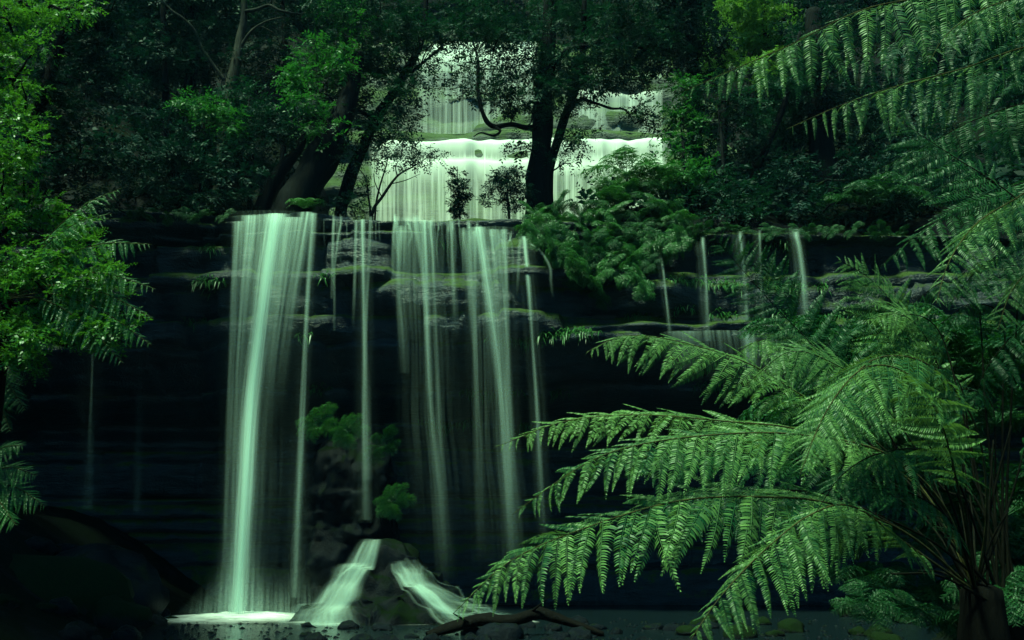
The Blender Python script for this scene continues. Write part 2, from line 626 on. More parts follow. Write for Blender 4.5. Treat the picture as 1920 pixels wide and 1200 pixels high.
# ------------------------------------------------------------------ falling water
def ribbon(path, widths, dens, layers=2, bow=0.10, nu=13, seed=0, facing=(0, -1, 0)):
    """path (n,3), widths (n,), dens (n,) -> curved translucent sheets, arrays with uv in metres"""
    n = len(path)
    rng = np.random.default_rng(seed)
    Vs, Fs, UV, D = [], [], [], []
    off = 0
    L = np.concatenate([[0], np.cumsum(np.linalg.norm(np.diff(path, axis=0), axis=1))])
    for k in range(layers):
        u = np.linspace(-1, 1, nu)
        wj = widths * (1.0 - 0.28 * k)
        sx = np.array([1.0, 0, 0])
        wob = 0.02 * fbm(np.stack([L * 0.5 + 9 * k + seed, 0 * L + k, 0 * L], -1), 2)
        pos = path[:, None, :] + sx * (u[None, :, None] * wj[:, None, None] * 0.5) + sx * wob[:, None, None] * widths[:, None, None]
        depth = (bow * (1 - u[None, :] ** 2) * wj[:, None] + 0.05 * k * np.minimum(widths, 0.6)[:, None])
        pos = pos + np.asarray(facing, float) * depth[..., None]
        prof = np.clip(1 - u * u, 0, 1) ** 1.7
        d = dens[:, None] * prof[None, :]
        uv = np.stack([u[None, :] * wj[:, None] * 0.5 + 31.7 * k + 5.1 * seed, np.repeat(L[:, None], nu, 1)], -1)
        Vs.append(pos.reshape(-1, 3)); D.append(d.ravel()); UV.append(uv.reshape(-1, 2))
        Fs.append(grid_faces(n, nu) + off)
        off += n * nu
    return np.concatenate(Vs), np.concatenate(Fs), np.concatenate(UV), np.concatenate(D)


_seed = [1]


def water(name, label, strands, mat='veil', cat='waterfall', group=None, k_all=0.5):
    """strands: list of (pts [(px,py,Y)...], widths_px [...], dens [...], layers)"""
    Vs, Fs, UV, D = [], [], [], []
    off = 0
    for s in strands:
        pts, wpx, de = s[0], s[1], [q * k_all for q in s[2]]
        lay = s[3] if len(s) > 3 else 2
        w3 = [P(*p) for p in pts]
        k = np.array([np.concatenate([q, [wp * M_PER_PX(p[2]), d]]) for q, p, wp, d in zip(w3, pts, wpx, de)])
        sp = spline(k, max(14, 7 * len(pts)))
        _seed[0] += 1
        v, f, uv, d = ribbon(sp[:, :3], np.maximum(sp[:, 3], 0.02), np.clip(sp[:, 4], 0, 1), lay, seed=_seed[0])
        Vs.append(v); Fs.append(f + off); UV.append(uv); D.append(d)
        off += len(v)
    V = np.concatenate(Vs)
    o = V[0].copy()
    me = mesh_data(name, V - o, np.concatenate(Fs), uv=np.concatenate(UV), attrs={'dens': np.concatenate(D)}, smooth=True)
    ob = obj(name, me, MAT[mat], loc=o)
    return tag(ob, label, cat, group)


G = 'streams falling over the lower cliff'
Yt, Ym, Yb = 24.75, 23.9, 23.3


def fall(x0, y0, x1, x2, y2, w0, w1, w2, d0, d1, d2, lay=2, yt=Yt, yb=Yb):
    """a free falling strand from lip (x0,y0) through x1 half way to (x2,y2)"""
    y0 = y0 + 5 * math.sin(x0 * 0.37) + 3 * math.sin(x0 * 1.1)
    ymid = y0 + (y2 - y0) * 0.45
    return ([(x0, y0 - 3, yt + 0.35), (x0 + 0.04 * (x1 - x0), y0 + 10, yt - 0.12), (x0 + 0.45 * (x1 - x0), y0 + (ymid - y0) * 0.4, (yt * 0.6 + yb * 0.4)),
             (x1, ymid, (yt * 0.35 + yb * 0.65)), ((x1 + x2) / 2 , (ymid + y2) / 2, yt * 0.1 + yb * 0.9), (x2, y2, yb)],
            [w0 * 1.15, w0, (w0 + w1) / 2, w1, (w1 + w2) / 2, w2], [d0 * 0.35, d0, (d0 + d1) / 2, d1, (d1 + d2) / 2, d2], lay)


water('waterfall_stream', 'widest and brightest plunge of water at the left end of the cliff', [
    fall(518, 408, 473, 447, 1148, 64, 48, 44, 0.9, 1.0, 1.0, 3),
    fall(500, 408, 474, 450, 1146, 130, 80, 80, 0.32, 0.05, 0.14, 2),
    fall(470, 410, 447, 440, 1146, 44, 24, 40, 0.5, 0.15, 0.10),
    fall(548, 408, 505, 475, 1130, 60, 34, 30, 0.6, 0.07, 0.0),
    fall(575, 408, 528, 500, 1120, 40, 34, 60, 0.45, 0.02, 0.0),
    fall(448, 414, 433, 425, 1140, 30, 24, 40, 0.35, 0.14, 0.1),
    fall(505, 407, 490, 470, 1140, 190, 180, 170, 0.05, 0.03, 0.04, 1),
    ([(452, 1010, 23.4), (450, 1080, 23.3), (448, 1150, 23.25)], [90, 130, 240], [0.0, .16, .5], 2),
    ([(540, 1060, 23.4), (545, 1110, 23.3), (548, 1150, 23.25)], [120, 180, 260], [0.0, .08, .25], 1),
], group=G, k_all=1.0)
water('waterfall_stream', 'slender strand hanging just right of the brightest plunge', [
    fall(588, 408, 569, 553, 1120, 18, 15, 30, 0.8, 0.45, 0.22, 3),
    fall(585, 408, 568, 556, 1130, 40, 46, 70, 0.12, 0.06, 0.08, 1),
    fall(626, 412, 624, 622, 560, 10, 10, 10, 0.45, 0.3, 0.1),
    fall(640, 412, 628, 627, 620, 8, 8, 8, 0.4, 0.3, 0.1),
], group=G)
water('waterfall_stream', 'thin lone strand falling straight above the fern on the ledge', [
    fall(680, 412, 683, 687, 975, 14, 13, 34, 0.85, 0.4, 0.1, 3),
    fall(668, 412, 666, 662, 620, 10, 10, 10, 0.5, 0.3, 0.0),
    fall(695, 414, 686, 688, 900, 10, 12, 30, 0.4, 0.3, 0.1),
    fall(683, 412, 684, 688, 980, 46, 44, 70, 0.12, 0.08, 0.05, 1),
], group=G)
water('waterfall_stream', 'ragged group of strands spilling over the mossy middle ledge', [  # density drops down the strands, dimming them in place of shade
    fall(795, 418, 805, 836, 1100, 26, 16, 60, 0.95, 0.36, 0.0, 3),
    fall(752, 424, 750, 760, 700, 30, 24, 30, 0.7, 0.35, 0.05),
    fall(780, 410, 796, 808, 740, 20, 12, 20, 0.6, 0.4, 0.1),
    fall(808, 418, 820, 838, 1060, 14, 14, 40, 0.6, 0.25, 0.0),
    fall(770, 410, 772, 775, 640, 60, 50, 40, 0.45, 0.2, 0.0),
    fall(845, 420, 850, 856, 640, 24, 20, 20, 0.4, 0.25, 0.0),
    fall(870, 424, 880, 888, 660, 24, 20, 20, 0.4, 0.2, 0.0),
    fall(742, 415, 738, 738, 560, 16, 14, 10, 0.55, 0.3, 0.0),
    fall(800, 415, 808, 830, 1090, 130, 140, 170, 0.12, 0.12, 0.0, 1),
], group=G)
water('waterfall_stream', 'second brightest plunge, leaning right, near the middle of the cliff', [
    fall(898, 430, 938, 965, 1090, 42, 26, 60, 1.0, 0.45, 0.0, 3),
    fall(885, 434, 893, 905, 1060, 26, 16, 40, 0.75, 0.24, 0.0),
    fall(925, 434, 948, 968, 1080, 36, 30, 60, 0.7, 0.28, 0.0),
    fall(945, 436, 952, 962, 980, 20, 16, 30, 0.7, 0.35, 0.0),
    fall(915, 432, 925, 945, 1110, 130, 120, 160, 0.25, 0.18, 0.0, 1),
], group=G)
water('waterfall_stream', 'narrow strand left of the hanging ferns, bending right', [
    fall(983, 446, 1004, 1022, 1040, 15, 12, 30, 0.9, 0.32, 0.0, 3),
    fall(976, 446, 972, 970, 560, 10, 10, 8, 0.4, 0.25, 0.0),
    fall(995, 448, 1030, 1036, 560, 10, 10, 10, 0.35, 0.2, 0.0),
    fall(985, 446, 1006, 1024, 1080, 50, 44, 60, 0.12, 0.1, 0.0, 1),
], group=G)
# right part of the cliff
for (x0, y0, x1, x2, y2, w, d, lab) in (
        (1240, 480, 1248, 1256, 625, 7, 0.75, 'hair-thin strand below the hanging ferns, leftmost on the right cliff'),
        (1318, 452, 1324, 1328, 640, 12, 0.6, 'faint strand on the right cliff, second from the hanging ferns'),
        (1388, 442, 1398, 1408, 690, 14, 0.75, 'strand on the right cliff beside the upright fern frond tip'),
        (1424, 436, 1426, 1430, 600, 10, 0.45, 'faint strand on the right cliff between two brighter ones'),
        (1492, 434, 1504, 1512, 600, 17, 0.95, 'brightest strand on the right cliff, farthest to the right')):
    water('waterfall_stream', lab, [
        fall(x0, y0, x1, x2, y2, w, w, w * 1.6, d, d * 0.65, d * 0.25, 3, 24.55, 23.85),
        fall(x0 - 4, y0, x1 - 4, x2, y2, w * 2.4, w * 2.4, w * 3, d * 0.3, d * 0.3, d * 0.2, 1, 24.5, 23.8)], group=G, k_all=0.34)
water('ledge_cascade', 'pale apron of water sliding off the low right ledge', [
    ([(1345, 624, 24.0), (1346, 630, 23.85), (1350, 660, 23.75), (1352, 720, 23.7)], [230, 230, 230, 230], [0.3, 0.32, 0.15, 0.0], 1),
    ([(1280, 622, 24.0), (1281, 632, 23.85), (1283, 700, 23.75)], [90, 90, 90], [0.2, 0.25, 0.0], 2),
    ([(1405, 622, 24.0), (1406, 640, 23.8), (1412, 740, 23.6)], [40, 40, 50], [0.4, 0.4, 0.0], 2),
    ([(1450, 622, 24.0), (1450, 650, 23.8), (1452, 720, 23.6)], [50, 60, 60], [0.2, 0.25, 0.0], 2)])
water('waterfall_stream', 'dim thread of water in the dark left of the plunge', [
    fall(178, 560, 172, 166, 955, 8, 9, 30, 0.0, 0.16, 0.12, 2, 25.6, 24.8),
    fall(264, 560, 264, 256, 960, 14, 16, 30, 0.0, 0.05, 0.10, 2, 25.6, 24.8),
    fall(176, 560, 172, 166, 955, 50, 60, 70, 0.0, 0.03, 0.05, 1, 25.6, 24.8)], group=G)

# small dribbles along the lip
_r = np.random.default_rng(21)
dr = []
for k in range(46):
    x = _r.uniform(738, 975)
    y0 = np.interp(x, [738, 860, 975], [410, 420, 438])
    dr.append(fall(x, y0, x + _r.uniform(-4, 8), x + _r.uniform(-4, 12), y0 + _r.uniform(40, 150), *(3 * [_r.uniform(3, 8)]), _r.uniform(0.3, 0.8), _r.uniform(0.15, 0.5), 0.0, 1, 24.8, 24.35))
for k in range(10):
    x = _r.uniform(600, 740)
    dr.append(fall(x, 410, x, x + 2, 410 + _r.uniform(40, 130), *(3 * [_r.uniform(2, 5)]), 0.35, 0.25, 0.0, 1, 24.8, 24.35))
water('lip_dribbles', 'fringe of fine dribbles under the lip between the two bright plunges', dr, cat='waterfall')

# upper cascade
UP = 'veil_upper'
def sheet(name, label, x0, x1, rows, dens, Y, nx=60, mat=UP, wob=6, fade=0.06):
    """a wide veil: rows of photo heights with densities; depth Y per row"""
    t = np.linspace(0, 1, nx)
    rr = np.array(rows, float); dd = np.array(dens, float); yy = np.array(Y, float)
    n = 30
    q = np.linspace(0, len(rr) - 1, n)
    r = np.interp(q, np.arange(len(rr)), rr); d = np.interp(q, np.arange(len(rr)), dd); y = np.interp(q, np.arange(len(rr)), yy)
    V = np.zeros((nx, n, 3)); D = np.zeros((nx, n)); UV = np.zeros((nx, n, 2))
    for i in range(nx):
        px = x0 + (x1 - x0) * t[i]
        w = wob * float(fbm(np.array([px * 0.012, Y[0], 3.3]), 3))
        edge = min(1, min(t[i], 1 - t[i]) / fade)
        bulge = 0.25 * float(fbm(np.array([px * 0.03, 8.8, Y[0]]), 3))
        for j in range(n):
            V[i, j] = P(px, r[j] + w, y[j] - bulge)
            D[i, j] = d[j] * edge
            UV[i, j] = (px * M_PER_PX(Y[0]), -r[j] * M_PER_PX(Y[0]))
    o = V[nx // 2, -1].copy()
    me = mesh_data(name, V.reshape(-1, 3) - o, grid_faces(nx, n), uv=UV.reshape(-1, 2), attrs={'dens': D.ravel()}, smooth=True)
    return tag(obj(name, me, MAT[mat], loc=o), label, 'waterfall', 'tiers of the upper falls')


sheet('upper_cascade', 'white veil of the upper falls dropping behind the centre tree', 690, 1012, [262, 267, 296, 304, 345, 420], [0.9, 1.0, 0.7, 0.98, 0.62, 0.5], [40.3, 39.8, 39.5, 38.9, 38.4, 37.5])
sheet('upper_cascade', 'white veil of the upper falls right of the centre tree', 1012, 1256, [258, 264, 290, 310, 330, 420], [0.9, 1.0, 0.75, 0.95, 0.65, 0.5], [40.3, 39.8, 39.5, 39.1, 38.7, 37.6])
sheet('upper_cascade', 'thin veil over mossy rock above the left white ledge', 776, 1010, [95, 110, 180, 262], [0.6, 0.85, 0.48, 0.45], [42.6, 42.2, 41.9, 41.4])
sheet('upper_cascade', 'thin veil over mossy rock above the right white ledge', 1060, 1244, [140, 170, 176, 262], [0.6, 0.65, 0.8, 0.42], [42.6, 42.3, 41.9, 41.4])
sheet('upper_cascade', 'topmost white spill glimpsed through leaves left of the centre tree', 800, 1010, [76, 86, 130], [0.7, 1.0, 0.6], [43.2, 42.8, 42.5])


# ---- rock mound with branching cascade at the foot
def mound():
    c = P(722, 1140, 22.6); c[2] = -0.1
    nA, nR = 200, 70
    a = np.linspace(0, 2 * np.pi, nA)
    rr = np.linspace(0, 1, nR)
    A, R = np.meshgrid(a, rr, indexing='ij')
    hx, hy, hz = 2.25, 1.75, 1.85
    lob = 1 + 0.16 * fbm(np.stack([np.cos(A) * 1.5, np.sin(A) * 1.5, 0 * A + 2.2], -1), 3) + 0.20 * np.cos(A) * (np.cos(A) > 0)
    prof = np.interp(R, [0, 0.20, 0.26, 0.33, 0.42, 0.48, 0.58, 0.64, 0.78, 0.84, 1.0], [1.0, 0.97, 0.90, 0.70, 0.64, 0.48, 0.42, 0.27, 0.20, 0.10, 0.0])
    x = c[0] + hx * R * np.cos(A) * lob; y = c[1] + hy * R * np.sin(A) * lob
    z = c[2] + hz * prof
    pos = np.stack([x * 1.2, y * 1.2, z * 1.2], -1)
    n1 = fbm(pos, 5); n2 = np.abs(vnoise(pos * 1.9 + 11))
    amp = smooth(0.05, 0.3, R)
    z = z + (0.20 * n1 - 0.26 * n2) * amp * (1 - 0.6 * smooth(.85, 1, R))
    x = x + 0.20 * fbm(pos * 1.1 + 40, 4) * amp; y = y + 0.20 * fbm(pos * 1.1 + 70, 4) * amp
    V = np.stack([x, y, z], -1)
    o = np.array([c[0], c[1], 0.0])
    root = empty('cascade_rock', o)
    tag(root, 'dark rounded rock mound at the cliff foot with water streaming down both flanks', 'rock')
    obj('stone', mesh_data('stone', V.reshape(-1, 3) - o, grid_faces(nA, nR), smooth=False), MAT['wet_black'], root)
    def surf(ang, r):
        ia = int(round((math.radians(ang) % (2 * math.pi)) / (2 * math.pi) * (nA - 1))); ir = int(np.clip(round(r * (nR - 1)), 0, nR - 1))
        return V[ia, ir] + np.array([0.02 * math.cos(math.radians(ang)), -0.05, 0.05])
    Vs, Fs, UV, D = [], [], [], []
    off = 0
    rg = np.random.default_rng(4)
    strands = [(-128, -112, .2, 1.0, .9, .2)] * 4 + [(-140, -125, .2, 1.0, .8, .16)] * 3 + [(-60, -30, .3, 1.0, .9, .18)] * 4 + [(-124, -116, .2, 1.0, .5, .22)] * 3 + [(-124, -118, .2, 1.0, .22, .22)] * 6 + [(-64, -34, .3, 1.0, .55, .26)] * 3 + [(-66, -28, .3, 1.0, .24, .22)] * 8 + [(-46, 0, .4, 1.05, .9, .16)] * 5 + [(-150, -160, .25, 1.0, .25, .25)] * 3  + [(-30, 0, .3, 1, .25, .2)] * 3
    for k, (a0, a1, r_0, r_1, w, de) in enumerate(strands):
        n = 26
        tt_ = np.linspace(0, 1, n)
        ja, jb = rg.normal() * 9, rg.normal() * 9
        path = np.array([surf(a0 + ja + (a1 + jb - a0 - ja) * q + 2 * math.sin(6 * q + k), min(1, r_0 + (r_1 - r_0) * q)) for q in tt_])
        path[1:-1] = (path[:-2] + path[1:-1] * 2 + path[2:]) / 4
        path = path + np.array([0, -0.03, 0.03])
        wd = w * (0.5 + 0.9 * tt_) * rg.uniform(.5, 1.2)
        dn = de * np.clip(np.interp(tt_, [0, .15, .6, 1], [.2, .7, .9, 1]) * (0.8 + 0.6 * fbm(np.stack([tt_ * 4 + k, 0 * tt_, 0 * tt_], -1), 3)), 0, 1)
        v, f, uv, d = ribbon(path, wd, dn, 2, bow=.12, seed=300 + k)
        Vs.append(v); Fs.append(f + off); UV.append(uv); D.append(d); off += len(v)
    me = mesh_data('water_veil', np.concatenate(Vs) - o, np.concatenate(Fs), uv=np.concatenate(UV), attrs={'dens': np.concatenate(D)}, smooth=True)
    obj('water_veil', me, MAT['veil'], root)


mound()


# ---- foam where the plunge meets the pool
def foam(name, label, cx, cy, rx, ry, h, dmax=1.0, seed=0):
    a = np.linspace(0, 2 * np.pi, 90); rr = np.linspace(0, 1, 26)
    A, R = np.meshgrid(a, rr, indexing='ij')
    w = 1 + 0.30 * fbm(np.stack([np.cos(A) * 1.6 + seed, np.sin(A) * 1.6, 0 * A], -1), 4)
    x = cx + rx * R * np.cos(A) * w; y = cy + ry * R * np.sin(A) * w
    n = fbm(np.stack([x * 2.0, y * 3.0, 0 * x + seed], -1), 4)
    z = 0.012 + h * (1 - R ** 1.5) * (0.7 + 0.5 * n)
    z = np.maximum(z, 0.006)
    d = dmax * (1 - R ** 3) * (1.0 + 0.5 * n)
    o = np.array([cx, cy, 0.0])
    me = mesh_data(name, np.stack([x, y, z], -1).reshape(-1, 3) - o, grid_faces(90, 26), uv=np.stack([x, y], -1).reshape(-1, 2),
                   attrs={'dens': np.clip(d, 0, 1).ravel()}, smooth=True)
    return tag(obj(name, me, MAT['foam'], loc=o), label, 'foam')


pf = P(450, 1150, 23.4)
foam('foam_patch', 'bright white foam spreading on the pool under the widest plunge', pf[0] + 0.0, 23.5, 1.85, 1.9, 0.10, 1.0, 3)
foam('foam_patch', 'thin foam trailing right from the widest plunge toward the rock mound', P(590, 1150, 23.2)[0], 23.6, 1.1, 0.9, 0.05, 0.6, 9)
foam('foam_patch', 'broad thin foam round the front of the rock mound', P(745, 1140, 21.6)[0], 21.9, 2.3, 0.9, 0.05, 0.42, 31)
foam('foam_patch', 'small foam fan at the left foot of the rock mound', P(655, 1135, 21.6)[0], 21.5, 0.62, 0.4, 0.10, 0.75, 14)
foam('foam_patch', 'foam streak at the right foot of the rock mound behind the fern tip', P(900, 1125, 22.4)[0], 22.2, 1.2, 0.5, 0.10, 0.8, 23)


# ------------------------------------------------------------------ foliage and trees
def leaf_arrays(cent, rad, n_twigs, leaf, width, rng, m=9, twig=0.35, flat=0.35):
    """sprays of small leaves on twigs inside ellipsoids. cent (k,3) rad (k,3) n_twigs (k,)"""
    idx = np.repeat(np.arange(len(cent)), n_twigs)
    T = len(idx)
    u = nrm(rng.normal(size=(T, 3))) * (rng.random((T, 1)) ** 0.45)
    p0 = cent[idx] + rad[idx] * u
    outw = nrm(u * np.array([1, 1, 0.5]) + rng.normal(size=(T, 3)) * 0.45 + np.array([0, 0, -0.12]))
    up = nrm(np.array([0, 0, 1.0]) + rng.normal(size=(T, 3)) * flat)
    side = nrm(np.cross(outw, up)); up = np.cross(side, outw)
    k = np.arange(m)
    s = (k + 0.5) / m
    L = leaf * (0.75 + 0.5 * rng.random((T, m, 1))) * rng.choice([0.55, 0.8, 1.0, 1.0, 1.35, 1.6], size=(T, 1, 1))
    base = p0[:, None, :] + outw[:, None, :] * (s[None, :, None] * twig * (0.6 + 0.8 * rng.random((T, 1, 1)))) - np.array([0, 0, 1.0]) * (s ** 2)[None, :, None] * twig * 0.2
    sgn = np.where(k % 2 == 0, 1.0, -1.0)[None, :, None]
    d = nrm(outw[:, None, :] * 0.6 + side[:, None, :] * sgn * 0.9 + rng.normal(size=(T, m, 3)) * 0.25)
    nn = nrm(up[:, None, :] + rng.normal(size=(T, m, 3)) * 0.35)
    w = nrm(np.cross(d, nn)) * (L * width)
    b = base; tip = base + d * L - nn * L * 0.12
    mid = base + d * L * 0.45 + nn * L * 0.06
    V = np.stack([b, mid + w, tip, mid - w], 2).reshape(-1, 3)
    F = np.arange(T * m * 4).reshape(-1, 4)
    return V, F


def clump_list(ells, rng, csize=0.42):
    """photo ellipses (cx,cy,rx,ry,Y,dY,dens) -> clump centres, radii, twig counts"""
    C, R, K = [], [], []
    for (cx, cy, rx, ry, Y, dY, dens) in ells:
        m = M_PER_PX(Y)
        area = math.pi * rx * ry * m * m
        n = max(3, int(dens * area / (csize * csize) * 1.1))
        a = rng.random(n) * 2 * np.pi; r = np.sqrt(rng.random(n))
        for i in range(n):
            dy = rng.uniform(-dY, dY)
            c = P(cx + rx * r[i] * math.cos(a[i]), cy + ry * r[i] * math.sin(a[i]), Y + dy)
            s = csize * rng.uniform(0.65, 1.45)
            C.append(c); R.append([s, s, s * 0.42]); K.append(max(4, int(26 * (s / csize) ** 2)))
    return np.array(C), np.array(R), np.array(K)


def limb_path(a, b, rng, n=9, sag=0.12):
    a, b = np.asarray(a), np.asarray(b)
    t = np.linspace(0, 1, n)[:, None]
    L = np.linalg.norm(b - a)
    p = a * (1 - t) + b * t
    p = p + np.array([0, 0, 1.0]) * np.sin(t * np.pi) * L * sag
    p[1:-1] += rng.normal(size=(n - 2, 3)) * L * 0.035
    return p


def tree(name, label, cat, stems, crown, mat='leaf_myrtle', bark='bark', leaf=0.11, lw=0.22, csize=0.42, group=None,
         limbs=(), seed=0, ground='high', twigs=True, tw=0.35, stem_kind='trunk'):
    """stems: list of ([(px,py,Y)...],[radii]); limbs the same; crown: photo ellipses"""
    rng = np.random.default_rng(seed + 100)
    p0 = P(*stems[0][0][0])
    if ground == 'high':
        gz = float(ground_high(p0[0], p0[1]))
    elif ground == 'low':
        gz = float(ground_low(p0[0], p0[1]))
    else:
        gz = p0[2]
    base = np.array([p0[0], p0[1], min(gz, p0[2])])
    root = empty(name, base)
    tag(root, label, cat, group)
    paths = []
    for (pts, rad) in stems:
        k = np.array([np.concatenate([P(*p), [r]]) for p, r in zip(pts, rad)])
        if ground != 'none':
            g0 = k[0].copy()
            gg = float(ground_high(g0[0], g0[1]) if ground == 'high' else ground_low(g0[0], g0[1])) - 0.25
            if gg < g0[2] - 0.1:
                g0[2] = gg; g0[3] *= 1.25
                k = np.vstack([g0, k])
        sp = spline(k, 8 * len(k))
        paths.append(sp[:, :3])
        b = Bag()
        b.tube(sp[:, :3], np.maximum(sp[:, 3], 0.01), 10, 0.22)
        obj(stem_kind, b.mesh(stem_kind, base, True), MAT[bark], root)
    for (pts, rad) in limbs:
        k = np.array([np.concatenate([P(*p), [r]]) for p, r in zip(pts, rad)])
        sp = spline(k, 8 * len(k))
        paths.append(sp[:, :3])
        b = Bag()
        b.tube(sp[:, :3], np.maximum(sp[:, 3], 0.006), 6, 0.25)
        obj('limb', b.mesh('limb', base, True), MAT[bark], root)
    if crown:
        C, R, K = clump_list(crown, rng, csize)
        allp = np.concatenate(paths)
        if twigs:
            bags = []
            for e in crown:
                b = Bag()
                bags.append(b)
                c = P(e[0], e[1], e[4])
                dd = np.linalg.norm(allp - c, axis=1) + 1.2 * np.clip(allp[:, 2] - c[2], 0, None)
                q = allp[np.argmin(dd)]
                L = np.linalg.norm(c - q)
                lp = limb_path(q, c, rng)
                r0 = 0.02 + 0.012 * L
                b.tube(lp, np.linspace(r0, r0 * 0.35, len(lp)), 5, 0.2)
            allq = np.concatenate([np.concatenate(b.v) for b in bags])
            own = np.concatenate([np.full(b.n, q_) for q_, b in enumerate(bags)])
            for i in range(0, len(C), 2):
                w = np.argmin(np.linalg.norm(allq - C[i], axis=1))
                q = allq[w]
                if np.linalg.norm(q - C[i]) < 3.0:
                    lp = limb_path(q, C[i], rng, 6)
                    bags[own[w]].tube(lp, np.linspace(0.018, 0.006, len(lp)), 3)
            for b in bags:
                obj('branch', b.mesh('branch', base, True), MAT[bark], root)
        V, F = leaf_arrays(C, R, K, leaf * 0.88, lw, rng, twig=tw)
        obj('crown', mesh_data('crown', V - base, F), MAT[mat], root)
    return root


# --- the centre tree in front of the upper falls
tree('myrtle_tree', 'dark tree with a stout straight trunk standing in front of the upper falls', 'tree',
     [([(1008, 372, 29), (1010, 310, 29), (1016, 235, 29), (1022, 150, 29), (1030, 60, 29), (1032, -90, 29)], [.37, .34, .33, .29, .24, .16]),
      ([(1028, 352, 28.8), (1034, 300, 28.8), (1058, 225, 28.7), (1090, 120, 28.6), (1096, 0, 28.6)], [.15, .14, .14, .12, .08])],
     [(1000, 45, 140, 55, 29, 2.0, 1.0), (880, 35, 95, 45, 29.5, 1.5, 0.9), (1160, 45, 130, 60, 29, 1.8, 1.1), (1030, 145, 100, 45, 28.6, 1.2, 1.0),
      (1120, 120, 100, 45, 28.6, 1.2, 1.0), (895, 165, 60, 24, 28.2, .6, 0.8), (955, 190, 70, 24, 28.4, .7, 0.8), (1010, 205, 60, 22, 28, .5, 0.8),
      (1180, 125, 70, 26, 28.4, .8, .9), (1230, 80, 60, 50, 28.6, 1, 1.0), (1090, 175, 60, 25, 28.2, .6, .8), (1085, 250, 40, 14, 28.2, .5, .6),
      (975, 278, 26, 8, 28.4, .3, .6), (1075, 305, 40, 22, 28.2, .5, .55), (1190, 210, 30, 12, 28, .3, .5), (930, 115, 40, 16, 28.3, .5, .45),
      (870, 120, 34, 14, 28.3, .5, .45), (985, 110, 40, 20, 28.3, .6, .6), (1230, 228, 26, 14, 28, .3, .7), (1060, -90, 260, 60, 29, 2.5, 0.8)],
     limbs=[([(1012, 240, 28.9), (985, 240, 28.6), (960, 234, 28.4), (925, 237, 28.2), (906, 215, 28.1), (896, 170, 28.1), (896, 115, 28.2), (884, 70, 28.3)], [.10, .09, .08, .075, .065, .06, .045, .03]),
            ([(925, 237, 28.2), (938, 246, 28.1), (925, 254, 28.0), (902, 249, 28.0), (888, 256, 28.0)], [.05, .045, .035, .025, .012]),
            ([(1056, 228, 28.6), (1085, 188, 28.3), (1112, 192, 28.2), (1145, 203, 28.1), (1172, 206, 28.0), (1190, 232, 28.0)], [.07, .06, .05, .04, .03, .012]),
            ([(1024, 130, 28.9), (1070, 92, 28.5), (1110, 86, 28.3), (1150, 70, 28.2), (1220, 96, 28.1), (1262, 88, 28.0)], [.10, .09, .08, .06, .05, .03])],
     seed=1, leaf=0.10)

# --- trees left of the upper falls
tree('myrtle_tree', 'tree with layered dark foliage left of the upper falls', 'tree',
     [([(640, 392, 27.6), (662, 320, 27.6), (705, 225, 27.6), (752, 150, 27.6), (792, 70, 27.6), (800, -40, 27.6)], [.20, .18, .16, .13, .10, .06])],
     [(690, 35, 120, 65, 27.6, 1.5, 1.1), (805, 40, 60, 45, 27.6, 1.2, 1.0), (735, 125, 70, 42, 27.4, 1, 1.0), (640, 115, 80, 55, 27.6, 1.2, 1.0), (690, 190, 80, 42, 27.2, .9, 1.0),
      (620, 215, 70, 42, 27.2, .9, .9), (715, 255, 60, 30, 27, .7, .9), (762, 175, 36, 40, 27, .6, .8), (640, 265, 50, 24, 27, .6, .7), (790, 120, 26, 30, 27, .6, .6),
      (700, -80, 190, 50, 27.6, 2, .8)],
     limbs=[([(700, 228, 27.6), (680, 212, 27.2), (655, 208, 27.0), (630, 216, 26.9), (610, 214, 26.9)], [.07, .06, .05, .04, .02]),
            ([(745, 158, 27.5), (790, 120, 27.2), (820, 95, 27.1), (838, 72, 27.0)], [.05, .04, .03, .02])],
     seed=2, leaf=0.10)
tree('sapling', 'slim bare-stemmed sapling leaning right over the lip before the upper falls', 'tree',
     [([(698, 400, 26.2), (716, 370, 26.2), (745, 330, 26.2), (775, 312, 26.2), (800, 296, 26.2)], [.045, .04, .03, .02, .012]),
      ([(694, 400, 26.2), (690, 365, 26.2), (686, 335, 26.2), (672, 315, 26.2)], [.03, .026, .02, .012]),
      ([(704, 392, 26.2), (712, 350, 26.2), (722, 318, 26.2), (728, 296, 26.2)], [.03, .024, .018, .01])],
     [(755, 275, 46, 22, 26.2, .5, .8), (800, 292, 28, 12, 26.2, .3, .7), (720, 290, 40, 20, 26.2, .5, .6), (670, 310, 40, 24, 26.2, .5, .6), (650, 370, 30, 24, 26.4, .4, .7)],
     limbs=[([(716, 370, 26.2), (704, 345, 26.1), (700, 325, 26.1)], [.018, .014, .008]), ([(745, 330, 26.2), (742, 312, 26.1), (752, 295, 26.1)], [.018, .014, .008]),
            ([(732, 345, 26.2), (760, 338, 26.1), (788, 326, 26.1)], [.016, .012, .007])],
     mat='leaf_dark', seed=3, leaf=0.08, stem_kind='stem')
tree('leaning_tree', 'thick dark trunk leaning right at the cliff edge above the widest plunge', 'tree',
     [([(548, 402, 26.0), (568, 352, 26.0), (596, 305, 26.0), (622, 262, 26.0), (650, 190, 26.2), (668, 100, 26.5)], [.52, .50, .46, .38, .28, .2])],
     [(560, 165, 34, 26, 25.6, .5, 1.1), (590, 215, 34, 20, 25.5, .5, 1.1), (610, 245, 30, 24, 25.5, .4, 1.0), (600, 120, 60, 40, 26, .8, .7), (640, 60, 70, 50, 26.4, 1, .6)],
     mat='leaf_bright', seed=4, leaf=0.11)
